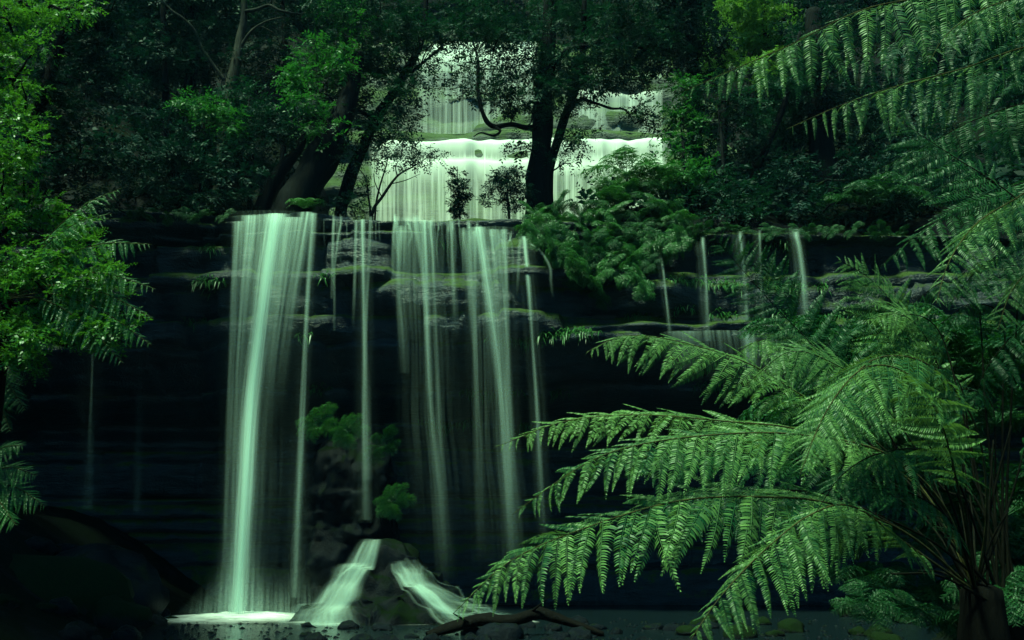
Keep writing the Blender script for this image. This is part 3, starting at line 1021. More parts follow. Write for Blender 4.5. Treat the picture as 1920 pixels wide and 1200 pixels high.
tree('leaning_tree', 'narrower dark trunk leaning right beside the thick leaning one', 'tree',
     [([(488, 402, 26.4), (505, 355, 26.4), (528, 318, 26.4), (556, 286, 26.4), (575, 240, 26.5)], [.24, .21, .19, .16, .1])],
     [(520, 215, 50, 34, 26.2, .6, .9), (500, 255, 60, 28, 26.2, .6, .9), (470, 300, 40, 20, 26.2, .5, .7), (545, 250, 40, 26, 26.2, .5, .8)],
     limbs=[([(505, 360, 26.4), (480, 345, 26.2), (462, 330, 26.1), (455, 350, 26.1)], [.06, .05, .04, .02])],
     mat='leaf_dark', seed=5, leaf=0.10)
tree('forked_tree', 'tall grey trunk with pale bare branches arching right near the top left', 'tree',
     [([(418, 300, 29), (424, 215, 29), (440, 130, 29), (450, 70, 29), (458, 20, 29), (452, -90, 29)], [.24, .20, .17, .13, .10, .07])],
     [(420, 110, 70, 50, 29.4, 1, .45), (350, 60, 70, 50, 29.4, 1, .5), (520, 70, 60, 40, 29.4, 1, .4), (480, 170, 60, 30, 29.3, .8, .4), (430, -40, 160, 40, 29.4, 1.5, .6)],
     limbs=[([(457, 22, 29), (480, 18, 28.7), (505, 10, 28.6), (526, 20, 28.5), (560, 26, 28.4), (592, 24, 28.3), (628, 42, 28.2)], [.06, .05, .045, .04, .03, .02, .008]),
            ([(446, 95, 29), (470, 60, 28.8), (500, 40, 28.6), (540, 30, 28.5)], [.05, .04, .03, .012]),
            ([(505, 10, 28.6), (515, -10, 28.5), (530, -30, 28.5)], [.03, .02, .01]),
            ([(300, -5, 28.5), (320, 18, 28.5), (345, 36, 28.5), (365, 58, 28.6), (380, 92, 28.8), (420, 150, 29)], [.03, .035, .04, .045, .05, .06])],
     mat='leaf_dark', bark='bark_pale', seed=6, leaf=0.10)
for k, (x, y, w, lab) in enumerate(((305, 330, .13, 'thin dark trunk in the shade at far left of the cliff top'), (530, 300, .10, 'slim trunk just right of the grey forked tree'),
                                   (265, 360, .16, 'dark trunk nearest the left edge on the cliff top'), (355, 350, .12, 'straight dark trunk left of the grey forked tree'))):
    tree('forest_tree', lab, 'tree', [([(x, y, 30 + k), (x + 6, y - 120, 30 + k), (x + 2, y - 260, 30 + k), (x - 8, y - 480, 30 + k)], [w, w * .9, w * .7, w * .4])],
         [(x, 60, 80, 60, 30.5 + k, 1.2, .55), (x - 20, 140, 60, 40, 30.5 + k, 1, .5), (x + 30, -40, 110, 60, 30.5 + k, 1.5, .6)], mat='leaf_dark', seed=20 + k, leaf=0.13)

# shrubs on the cliff top, left
for k, (lab, els, mt) in enumerate((
        ('bright leafy shrub at the cliff top left of the grey forked trunk', [(378, 185, 30, 24, 26.5, .4, 1.1), (420, 230, 34, 18, 26.4, .4, .8), (400, 205, 30, 20, 26.5, .4, .7)], 'leaf_bright'),
        ('mid green shrub between the forked trunk and the leaning trunks', [(470, 190, 44, 30, 27, .5, .8), (440, 250, 50, 26, 26.5, .5, .8), (500, 230, 40, 30, 26.6, .5, .7)], 'leaf_myrtle'),
        ('dusky shrub at the cliff edge far left', [(320, 235, 60, 34, 26.5, .7, .8), (260, 300, 60, 40, 26.2, .7, .8), (330, 310, 50, 40, 26, .6, .8), (240, 370, 60, 34, 25.8, .6, .8)], 'leaf_dark'),
        ('dark shrub below the forked trunk hanging over the cliff edge', [(380, 290, 60, 34, 26.2, .6, .8), (420, 340, 50, 34, 25.8, .5, .8), (340, 370, 60, 30, 25.6, .5, .8), (430, 385, 34, 18, 25.6, .4, .6)], 'leaf_dark'))):
    x, y = els[0][0], els[0][1]
    tree('shrub', lab, 'shrub', [([(x + 5, y + 80, 26.6), (x, y + 30, 26.6), (x - 4, y, 26.6)], [.05, .04, .02])], els, mat=mt, seed=30 + k, leaf=0.11, group='shrubs along the cliff top', stem_kind='stem')

# right of the upper falls
tree('forest_tree', 'tall dark trunk rising just right of the upper falls', 'tree',
     [([(1308, 410, 29), (1304, 300, 29), (1300, 180, 29), (1298, 60, 29), (1296, -90, 29)], [.24, .22, .20, .17, .12])],
     [(1290, 40, 60, 60, 29, 1.2, 1.0), (1310, 130, 40, 50, 29.2, 1, .7), (1250, 120, 40, 50, 28.6, .7, .7), (1280, -60, 70, 50, 29, 1, .8)], mat='leaf_dark', seed=40, leaf=0.12)
tree('forest_tree', 'broad dark trunk in the gloom above the right cliff', 'tree',
     [([(1548, 412, 29.5), (1545, 330, 29.5), (1538, 250, 29.5), (1530, 160, 29.5), (1525, 20, 29.5)], [.50, .46, .40, .34, .25])],
     [(1540, 160, 70, 50, 30, 1.2, .8), (1470, 240, 60, 40, 30, 1, .7), (1600, 220, 60, 50, 30, 1, .8), (1540, 60, 100, 60, 30, 1.5, .8)], mat='leaf_dark', seed=41, leaf=0.12)
tree('forest_tree', 'leaning slim trunk between two shrubs above the right cliff', 'tree',
     [([(1395, 420, 28), (1415, 330, 28), (1440, 270, 28), (1475, 180, 28), (1500, 60, 28)], [.12, .11, .10, .08, .05])],
     [(1450, 190, 60, 40, 28.3, .8, .7), (1500, 120, 60, 50, 28.5, .8, .6)], mat='leaf_myrtle', seed=42, leaf=0.11)
tree('forest_tree', 'sunlit yellow-green tree behind the topmost fern frond tip', 'tree',
     [([(1420, 300, 32), (1425, 200, 32), (1430, 80, 32), (1440, -60, 32)], [.2, .18, .14, .1])],
     [(1390, 50, 60, 60, 32, 1.5, .9), (1450, 30, 70, 40, 32, 1.5, .9), (1370, 110, 50, 40, 31.6, 1, .8), (1480, 90, 60, 50, 32, 1.2, .8), (1430, 130, 60, 40, 31.6, 1, .7), (1400, -50, 120, 50, 32, 2, .7)],
     limbs=[([(1428, 90, 32), (1460, 44, 31.7), (1474, 34, 31.6), (1462, 18, 31.6), (1440, 12, 31.5), (1432, -10, 31.5)], [.08, .08, .07, .06, .05, .03])],
     mat='leaf_sunlit', seed=43, leaf=0.13)
for k, (lab, els, mt) in enumerate((
        ('leafy shrub hugging the right side of the upper falls', [(1280, 235, 30, 50, 27.5, .5, .9), (1290, 300, 34, 40, 27.2, .5, .9), (1300, 170, 26, 30, 27.6, .4, .8), (1265, 350, 26, 20, 27, .4, .8)], 'leaf_bright'),
        ('shrub with mid green leaves right of the tall dark trunk', [(1350, 200, 40, 50, 28, .6, .8), (1390, 250, 50, 40, 27.8, .6, .8), (1330, 270, 40, 30, 27.6, .5, .7), (1420, 180, 36, 26, 28, .5, .7)], 'leaf_myrtle'),
        ('low rounded bush on the right cliff top near the fern clump', [(1370, 370, 50, 34, 26.2, .6, 1.0), (1340, 345, 40, 30, 26.4, .5, .9), (1420, 390, 40, 24, 26, .5, .8), (1320, 400, 30, 18, 25.8, .4, .8)], 'leaf_myrtle'),
        ('dark bush below the broad dark trunk', [(1480, 380, 50, 30, 26.5, .6, .7), (1460, 330, 50, 34, 27, .6, .7), (1650, 330, 60, 60, 27, .8, .7), (1680, 400, 50, 26, 26.3, .6, .7)], 'leaf_dark'))):
    x, y = els[0][0], els[0][1]
    tree('shrub', lab, 'shrub', [([(x + 5, y + 90, 27), (x, y + 30, 27.2), (x - 4, y, 27.4)], [.05, .04, .02])], els, mat=mt, seed=50 + k, leaf=0.11, group='shrubs along the cliff top', stem_kind='stem')

# small young trees on the lip before the upper falls
tree('young_tree', 'small dark conical young tree silhouetted on the white veil', 'tree', [([(862, 412, 27), (860, 370, 27), (857, 312, 27)], [.03, .02, .008])],
     [(862, 390, 16, 16, 27, .2, .9), (860, 362, 12, 14, 27, .2, .9), (857, 335, 8, 16, 27, .15, .8)], mat='leaf_dark', seed=60, leaf=0.07, csize=0.16, tw=.16, stem_kind='stem')
tree('young_tree', 'bushy dark young tree beside the left foot of the centre trunk', 'tree', [([(955, 412, 27), (952, 370, 27), (950, 325, 27)], [.04, .03, .01])],
     [(938, 332, 14, 7, 27, .3, .9), (964, 324, 16, 7, 27, .3, .9), (948, 350, 34, 9, 27, .4, .9), (932, 374, 24, 7, 27, .3, .9), (968, 380, 24, 9, 27, .3, .9), (980, 356, 12, 8, 27, .2, .8)], mat='leaf_dark', seed=61, leaf=0.07, csize=0.17, tw=.2, stem_kind='stem')

# left side, nearer
tree('forest_tree', 'blue-green shaded tree behind the glossy tree at left', 'tree',
     [([(-120, 800, 23), (-60, 560, 23), (20, 330, 23), (90, 150, 23), (140, 0, 23), (150, -120, 23)], [.22, .2, .17, .15, .12, .08])],
     [(130, 110, 70, 60, 23, 1, 1.0), (190, 60, 50, 40, 23, .8, .8), (110, 210, 70, 50, 22.6, 1, 1.0), (150, 290, 60, 40, 22.6, .8, .9), (120, 360, 80, 40, 22.6, .8, .9), (180, 160, 40, 40, 23, .8, .6),
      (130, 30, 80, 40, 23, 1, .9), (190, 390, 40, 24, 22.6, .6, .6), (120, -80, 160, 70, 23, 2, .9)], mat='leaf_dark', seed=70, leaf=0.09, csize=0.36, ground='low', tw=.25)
tree('glossy_tree', 'near tree with small glossy bright leaves filling the left edge', 'tree',
     [([(-180, 1000, 11), (-150, 700, 11), (-120, 400, 11), (-100, 100, 11), (-90, -200, 11)], [.16, .14, .12, .1, .07])],
     [(20, 50, 70, 60, 11, .6, 1.0), (120, 20, 50, 34, 11, .5, .9), (25, 150, 45, 45, 11, .5, 1.0), (50, 215, 40, 40, 10.8, .5, 1.0), (20, 300, 70, 45, 10.8, .5, .9), (50, 385, 80, 40, 10.7, .5, 1.0),
      (110, 450, 70, 36, 10.6, .5, 1.0), (60, 520, 90, 50, 10.6, .5, 1.0), (150, 530, 80, 45, 10.6, .5, 1.0), (190, 590, 50, 34, 10.5, .4, 1.0), (110, 600, 70, 40, 10.6, .5, .9), (30, 610, 60, 40, 10.7, .5, .8),
      (170, 640, 40, 22, 10.5, .4, .6), (40, 690, 40, 26, 10.6, .4, .4), (-60, 300, 40, 160, 11.4, .4, .6)],
     mat='leaf_gloss', seed=71, leaf=0.042, lw=.26, csize=0.17, ground='low', tw=.13)

# ---- forest on the slope behind: a mass of undergrowth plus single trees
rng = np.random.default_rng(77)
C, R, K = [], [], []
while len(C) < 950:
    y = rng.uniform(26.2, 66) if len(C) > 160 else rng.uniform(26.2, 29); x = rng.uniform(-0.62 * y - 3, 0.62 * y + 3)
    if -8.2 < x < np.interp(y, [26, 28, 31, 44], [1.6, 2.4, 7.4, 8.0]) and y < 43.6:
        continue
    z = float(ground_high(x, y))
    s = rng.uniform(0.5, 1.3) * (1 + 0.014 * (y - 27)) * np.interp(y, [26, 29], [.5, 1])
    C.append([x, y, z + s * rng.uniform(0.2, 1.1)]); R.append([s, s, s * 0.7]); K.append(int(30 * s * s))
V, F = leaf_arrays(np.array(C), np.array(R), np.array(K), 0.155, .24, rng, m=8, twig=0.5)
tag(obj('undergrowth', mesh_data('undergrowth', V, F), MAT['leaf_dark']), 'dense undergrowth covering the slopes behind the cliff', 'undergrowth', kind='stuff')


def slope_tree(seed, mat):
    r = np.random.default_rng(seed)
    root = empty('slope_tree', (0, 0, 0))
    h = r.uniform(9, 12)
    b = Bag()
    tr = spline(np.array([[0, 0, -0.4, .22], [r.normal() * .2, r.normal() * .2, h * .35, .18], [r.normal() * .5, r.normal() * .5, h * .7, .12], [r.normal() * .6, r.normal() * .6, h, .04]]), 20)
    b.tube(tr[:, :3], tr[:, 3], 8, .2)
    obj('trunk', b.mesh('trunk', smooth=True), MAT['bark'], root)
    b = Bag(); C = []; Rr = []; K = []
    for k in range(26):
        q = tr[r.integers(6, 20), :3]
        a = r.uniform(0, 6.28); L = r.uniform(1.0, 2.6) * (1.15 - 0.5 * q[2] / h)
        e = q + np.array([math.cos(a) * L, math.sin(a) * L, r.uniform(-.2, .8)])
        lp = limb_path(q, e, r, 6)
        b.tube(lp, np.linspace(.05, .015, 6), 4)
        for j in range(3):
            C.append(lp[3 + j % 3] + r.normal(size=3) * .35); s = r.uniform(.45, .85); Rr.append([s, s, s * .5]); K.append(int(40 * s * s))
    obj('branches', b.mesh('branches', smooth=True), MAT['bark'], root)
    V, F = leaf_arrays(np.array(C), np.array(Rr), np.array(K), .145, .24, r, m=9, twig=.45)
    obj('crown', mesh_data('crown', V, F), MAT[mat], root)
    return root


def copy_tree(o, parent=None):
    c = o.copy()
    COL.objects.link(c)
    c.parent = parent
    for ch in o.children:
        copy_tree(ch, c)
    return c


protos = [slope_tree(5, 'leaf_dark'), slope_tree(6, 'leaf_myrtle'), slope_tree(8, 'leaf_myrtle')]
used = [False] * 3
rng = np.random.default_rng(91)
spots = []
for row, (y, n) in enumerate(((33, 7), (39, 8), (46, 12), (53, 12), (61, 12))):
    for i in range(n):
        x = (-0.58 + 1.16 * (i + 0.5) / n) * y + rng.normal() * 0.8
        yy = y + rng.normal() * 1.3
        if yy < 45 and -9.5 < x < (8.5 if yy > 38 else 14.5):
            continue
        spots.append((x, yy))
for i, (x, y) in enumerate(spots):
    k = i % 3
    o = protos[k] if not used[k] else copy_tree(protos[k])
    used[k] = True
    o.location = (x, y, float(ground_high(x, y)))
    o.rotation_euler = (0, 0, rng.uniform(0, 6.28))
    s = rng.uniform(.8, 1.15)
    o.scale = (s, s, s)
    tag(o, 'forest tree on the shaded slope behind the falls', 'tree', 'trees on the slope behind the falls')

for i, (x, y, s) in enumerate(((-14.5, 13, 1.5), (-18.5, 19, 2.0), (-15, 18.5, 1.4), (-11.8, 14.6, 1.35), (-14, 8, 1.5), (14, 6, 2.1), (15, 14, 2.1), (16, 22, 2.0))):  # out-of-view trees, added along both banks for their shade
    o = copy_tree(protos[i % 3])
    o.location = (x, y, float(ground_low(x, y)))
    o.rotation_euler = (0, 0, rng.uniform(0, 6.28))
    o.scale = (s, s, s)
    tag(o, 'unseen tall tree added on the near stream bank to shade the gorge', 'tree', 'unseen shade trees along the near banks')

# ------------------------------------------------------------------ ferns
def pinna_arrays(n=20, width=0.15, bend=0.15, seed=0, teeth=True, detail=True, wf=0.37):
    """one pinna of unit length along +X, pinnules in the XY plane, its face +Z"""
    r = np.random.default_rng(seed)
    b = Bag()
    def cpos(s):
        return np.array([s - 0.18 * bend * s ** 3, 0.03 * math.sin(3 * s + seed), -bend * s ** 2])
    for k in range(n):
        s = 0.03 + 0.95 * (k / (n - 1)) ** 0.94
        c = cpos(s); c2 = cpos(min(1, s + 0.02)); t = nrm(c2 - c)
        prof = (min(1, 0.6 + s / 0.15 * 0.4)) * (1 - s ** 2.2) ** 0.8 * (1 - 0.35 * s) + 0.03
        sp = 0.95 / n
        for sg in (1, -1):
            L = width * prof * r.uniform(0.88, 1.1)
            lean = 0.28 + 0.25 * s + r.normal() * 0.05
            d = nrm(np.array([0, sg, 0]) * 1.0 + t * lean + np.array([0, 0, -0.10 + r.normal() * 0.08]))
            tw_ = r.normal() * 0.35 + 0.25
            wv = (t * math.cos(tw_) + np.array([0, 0, 1.0]) * math.sin(tw_)) * sp * wf
            base = c
            droop = np.array([0, 0, -1.0]) * L
            p1 = base + d * L * 0.12
            p2 = base + d * L * 0.50 + droop * 0.03
            p3 = base + d * L * 1.0 + droop * 0.22
            if detail:
                V = np.array([p1 - wv * .9, p1 + wv * .9, p2 + wv, p2 - wv, base + d * L * 0.8 + droop * .11 + wv * .66 + t * L * .04, base + d * L * 0.8 + droop * .11 - wv * .66 + t * L * .04, p3 + t * L * .10])
                b.add(V, [[0, 1, 2, 3], [3, 2, 4, 5]], [[5, 4, 6]])
            else:
                V = np.array([p1, p2 + wv, p3, p2 - wv])
                b.add(V, [[0, 1, 2, 3]])
    # costa
    path = np.array([cpos(s) for s in np.linspace(-0.02, 0.98, 8)]) + np.array([0, 0, -0.002])
    b.tube(path, np.linspace(0.007, 0.002, 8), 3)
    V = np.concatenate(b.v)
    Q = np.concatenate(b.q) if b.q else np.zeros((0, 4), int)
    T = np.concatenate(b.t) if b.t else np.zeros((0, 3), int)
    return V, Q, T


PIN = [pinna_arrays(28, 0.118 + 0.012 * (k % 3), (0.08, 0.18, 0.30, 0.12, 0.24, 0.40)[k], k) for k in range(6)]
PIN_LO = [pinna_arrays(9, 0.22, (0.1, 0.2, 0.3)[k], k, detail=False, wf=0.62) for k in range(3)]
PIN_MESH = {}


def pin_mesh(k, mat):
    if (k, mat) not in PIN_MESH:
        V, Q, T = PIN[k]
        me = mesh_data('pinna', V, [Q, T], smooth=False)
        me.materials.append(MAT[mat])
        PIN_MESH[(k, mat)] = me
    return PIN_MESH[(k, mat)]


def frond(fern, base, ctrl, near, far, plen, npairs=24, bare=0.28, mat='fern', single=True, lo=False, r0=0.011, rach='rachis', seed=0, nearL=1.0, farL=1.0, forward=0.30, peak=0.35):
    """ctrl: world points from the crown of the plant to the tip; near/far: the way the two ranks of pinnae point"""
    r = np.random.default_rng(seed + 500)
    path = spline(np.array(ctrl), 60)
    T = nrm(np.gradient(path, axis=0))
    rad = np.linspace(r0, r0 * 0.18, 60)
    bag = Bag()
    bag.tube(path - base, rad, 5)
    o = obj('frond', None) if False else None
    Vs, Qs, Ts, off = [], [], [], 0
    pins = []
    s = np.concatenate([[0], np.cumsum(np.linalg.norm(np.diff(path, axis=0), axis=1))]); s /= s[-1]
    for k in range(npairs):
        t = bare + (1 - bare) * ((k + 0.3) / npairs) ** 0.93
        for side, sv, lf in ((1, near, nearL), (-1, far, farL)):
            tj = min(0.995, t + r.normal() * 0.003)
            p = np.array([np.interp(tj, s, path[:, a]) for a in range(3)])
            tg = nrm(np.array([np.interp(tj, s, T[:, a]) for a in range(3)]))
            u = (tj - bare) / (1 - bare)
            pr = np.interp(u, [0, 0.12, peak, 0.65, 0.85, 1.0], [0.50, 0.80, 1.0, 0.86, 0.55, 0.10])
            L = plen * pr * lf * r.uniform(0.9, 1.08)
            sv_ = np.asarray(sv, float)
            d = sv_ - tg * (sv_ @ tg)
            d = nrm(nrm(d) + tg * (forward + 0.35 * u) + r.normal(size=3) * 0.11)
            y = tg - d * (tg @ d); y = nrm(y)
            z = np.cross(d, y)
            if side == 1:
                pass
            # face up or towards the viewer side
            ref = np.array([0, -0.25, 1.0])
            if z @ ref < 0:
                y = -y; z = -z
            tw = r.normal() * 0.32
            y, z = y * math.cos(tw) + z * math.sin(tw), z * math.cos(tw) - y * math.sin(tw)
            m = np.eye(4)
            m[:3, 0] = d * L; m[:3, 1] = y * L; m[:3, 2] = z * L; m[:3, 3] = p - base
            pins.append((m, int(r.integers(0, 6))))
    if single:
        fo = obj('frond', bag.mesh('frond', smooth=True), MAT[rach], fern)
        for m, k in pins:
            c = obj('pinna', pin_mesh(k, mat), None, fo)
            c.matrix_basis = Matrix(m.tolist())
    elif lo:
        for m, k in pins:
            V, Q, Tt = PIN_LO[k % 3]
            bag.add(V @ m[:3, :3].T + m[:3, 3], Q, Tt)
        fo = obj('frond', bag.mesh('frond'), MAT[mat], fern)
    else:
        fo = obj('frond', bag.mesh('frond', smooth=True), MAT[rach], fern)
        lb = Bag()
        for m, k in pins:
            V, Q, Tt = PIN_LO[k % 3] if lo else PIN[k]
            lb.add(V @ m[:3, :3].T + m[:3, 3], Q, Tt)
        lf_ = obj('leaflets', lb.mesh('leaflets'), MAT[mat], fo)
        lf_['kind'] = 'stuff'
    return fo


def caudex(fern, base, top, r, mat='bark_fibre'):
    b = Bag()
    pts = spline(np.array([[base[0], base[1], base[2] - 0.3, r * 1.25], [*(0.5 * (np.array(base) + top)), r], [*top, r * 0.8]]), 24)
    b.tube(pts[:, :3] - np.array(base), pts[:, 3], 14, 0.35)
    obj('trunk', b.mesh('trunk', smooth=False), MAT[mat], fern)


def pp(*pts):
    return [P(*p) for p in pts]


# ---- the big tree fern on the right bank
A0 = P(1840, 1120, 7.6)
gA = float(ground_low(A0[0], A0[1]))
baseA = np.array([A0[0], A0[1], gA])
fernA = empty('tree_fern', baseA)
tag(fernA, 'large tree fern spreading bright fronds over the stream from the right bank', 'tree fern')
caudex(fernA, baseA, A0 + np.array([0, 0, 0.05]), 0.22)
DN = np.array([-.25, -0.8, -0.7]); FAR = np.array([-.1, 1.0, 0.42])
C_ = (1830, 1110, 7.6)
spec = [
    # ctrl, near, far, plen, npairs, bare, nearL, farL, single
    (pp(C_, (1700, 1000, 7.2), (1560, 945, 6.9), (1440, 932, 6.7), (1280, 938, 6.5), (1120, 982, 6.4), (960, 1050, 6.3), (850, 1150, 6.3)), DN, FAR, 0.78, 30, .22, 1.0, .62, 1),
    (pp(C_, (1760, 960, 7.6), (1650, 860, 7.5), (1500, 806, 7.3), (1360, 790, 7.2), (1200, 778, 7.1), (1060, 790, 7.0), (930, 838, 6.9)), DN, FAR, 0.50, 30, .30, 1.0, .8, 1),
    (pp(C_, (1770, 950, 7.2), (1660, 850, 7.0), (1500, 815, 6.8), (1340, 815, 6.7), (1180, 838, 6.6), (1080, 880, 6.6), (960, 965, 6.6)), DN, FAR, 0.62, 28, .30, 1.0, .6, 1),
    (pp(C_, (1740, 930, 8.4), (1620, 810, 8.4), (1510, 745, 8.4), (1400, 680, 8.3), (1270, 640, 8.2), (1170, 630, 8.1), (1100, 660, 8.0)), np.array([-.3, -.6, -.9]), np.array([.3, .9, .25]), 0.66, 26, .40, 1.0, .7, 1),
    (pp(C_, (1700, 1020, 6.9), (1600, 950, 6.5), (1520, 965, 6.3), (1430, 1035, 6.1), (1350, 1120, 5.9), (1285, 1215, 5.8)), np.array([.75, -.5, -1.0]), np.array([-.55, .8, -.1]), 0.58, 24, .24, 1.0, .55, 1),
    (pp(C_, (1850, 960, 7.2), (1830, 800, 6.9), (1750, 690, 6.6), (1650, 670, 6.3), (1570, 740, 6.0), (1510, 850, 5.8)), np.array([.5, -.5, -1.0]), np.array([-.8, .5, -.4]), 0.62, 26, .42, 1.0, .7, 1),
    (pp(C_, (1800, 930, 6.4), (1760, 780, 6.0), (1700, 700, 5.8), (1620, 690, 5.6), (1550, 770, 5.4), (1500, 890, 5.3)), np.array([.6, -.5, -.9]), np.array([-.8, .4, -.3]), 0.55, 26, .42, 1.0, .7, 1),
]
for i, (ct, ne, fa, pl, npn, ba, nl, fl, sg) in enumerate(spec):
    frond(fernA, baseA, ct, ne, fa, pl * .88, npn + 13, ba, 'fern', single=i in (0, 2, 4, 6), seed=i, nearL=nl, farL=fl * 1.15, forward=.42)
spec2 = [
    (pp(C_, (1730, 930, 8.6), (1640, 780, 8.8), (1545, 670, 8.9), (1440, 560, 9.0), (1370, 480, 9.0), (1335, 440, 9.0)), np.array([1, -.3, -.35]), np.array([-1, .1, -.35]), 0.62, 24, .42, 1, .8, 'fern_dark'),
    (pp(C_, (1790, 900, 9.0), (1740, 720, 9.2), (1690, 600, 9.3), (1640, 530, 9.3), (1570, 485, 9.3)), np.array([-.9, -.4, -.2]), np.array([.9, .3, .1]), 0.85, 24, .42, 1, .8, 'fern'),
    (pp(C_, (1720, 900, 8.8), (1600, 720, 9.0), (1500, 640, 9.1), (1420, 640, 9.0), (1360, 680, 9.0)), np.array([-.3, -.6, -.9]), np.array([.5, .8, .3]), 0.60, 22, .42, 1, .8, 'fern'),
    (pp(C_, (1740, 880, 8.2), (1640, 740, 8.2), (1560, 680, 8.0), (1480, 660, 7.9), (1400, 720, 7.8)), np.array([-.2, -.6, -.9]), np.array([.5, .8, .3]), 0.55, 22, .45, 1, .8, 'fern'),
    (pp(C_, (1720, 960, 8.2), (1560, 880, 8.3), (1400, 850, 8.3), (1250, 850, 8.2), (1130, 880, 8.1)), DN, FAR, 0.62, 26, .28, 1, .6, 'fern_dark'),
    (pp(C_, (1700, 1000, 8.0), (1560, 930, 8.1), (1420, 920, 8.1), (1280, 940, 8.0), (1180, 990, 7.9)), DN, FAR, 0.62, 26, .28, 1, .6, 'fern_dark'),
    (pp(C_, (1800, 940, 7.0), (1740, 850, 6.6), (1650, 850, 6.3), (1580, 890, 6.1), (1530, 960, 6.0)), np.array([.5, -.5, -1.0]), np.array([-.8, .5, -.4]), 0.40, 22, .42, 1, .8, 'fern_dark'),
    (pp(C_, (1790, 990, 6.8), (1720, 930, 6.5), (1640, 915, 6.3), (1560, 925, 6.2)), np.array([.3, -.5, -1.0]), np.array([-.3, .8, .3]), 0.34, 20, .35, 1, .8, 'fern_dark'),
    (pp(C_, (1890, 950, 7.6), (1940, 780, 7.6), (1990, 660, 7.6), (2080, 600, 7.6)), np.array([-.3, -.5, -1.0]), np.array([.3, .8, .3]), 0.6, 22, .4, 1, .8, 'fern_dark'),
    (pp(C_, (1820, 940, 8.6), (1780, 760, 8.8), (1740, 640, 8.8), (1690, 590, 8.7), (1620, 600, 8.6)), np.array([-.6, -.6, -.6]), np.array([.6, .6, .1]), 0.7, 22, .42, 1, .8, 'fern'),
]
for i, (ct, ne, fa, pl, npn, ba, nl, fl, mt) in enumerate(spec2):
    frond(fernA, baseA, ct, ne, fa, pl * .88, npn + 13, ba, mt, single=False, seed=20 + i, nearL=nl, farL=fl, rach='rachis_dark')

# dark bare stipes radiating from the crown
rng = np.random.default_rng(8)
for i in range(16):
    b = Bag()
    e = P(rng.uniform(1560, 1900), rng.uniform(760, 1080), rng.uniform(7.0, 8.4))
    c0 = A0 + rng.normal(size=3) * 0.06
    m_ = 0.5 * (c0 + e) + np.array([0, 0, 0.08])
    b.tube(spline(np.array([c0, m_, e]), 12) - baseA, np.linspace(.014, .006, 12), 5)
    obj('stipe', b.mesh('stipe', smooth=True), MAT['rachis_dark'], fernA)

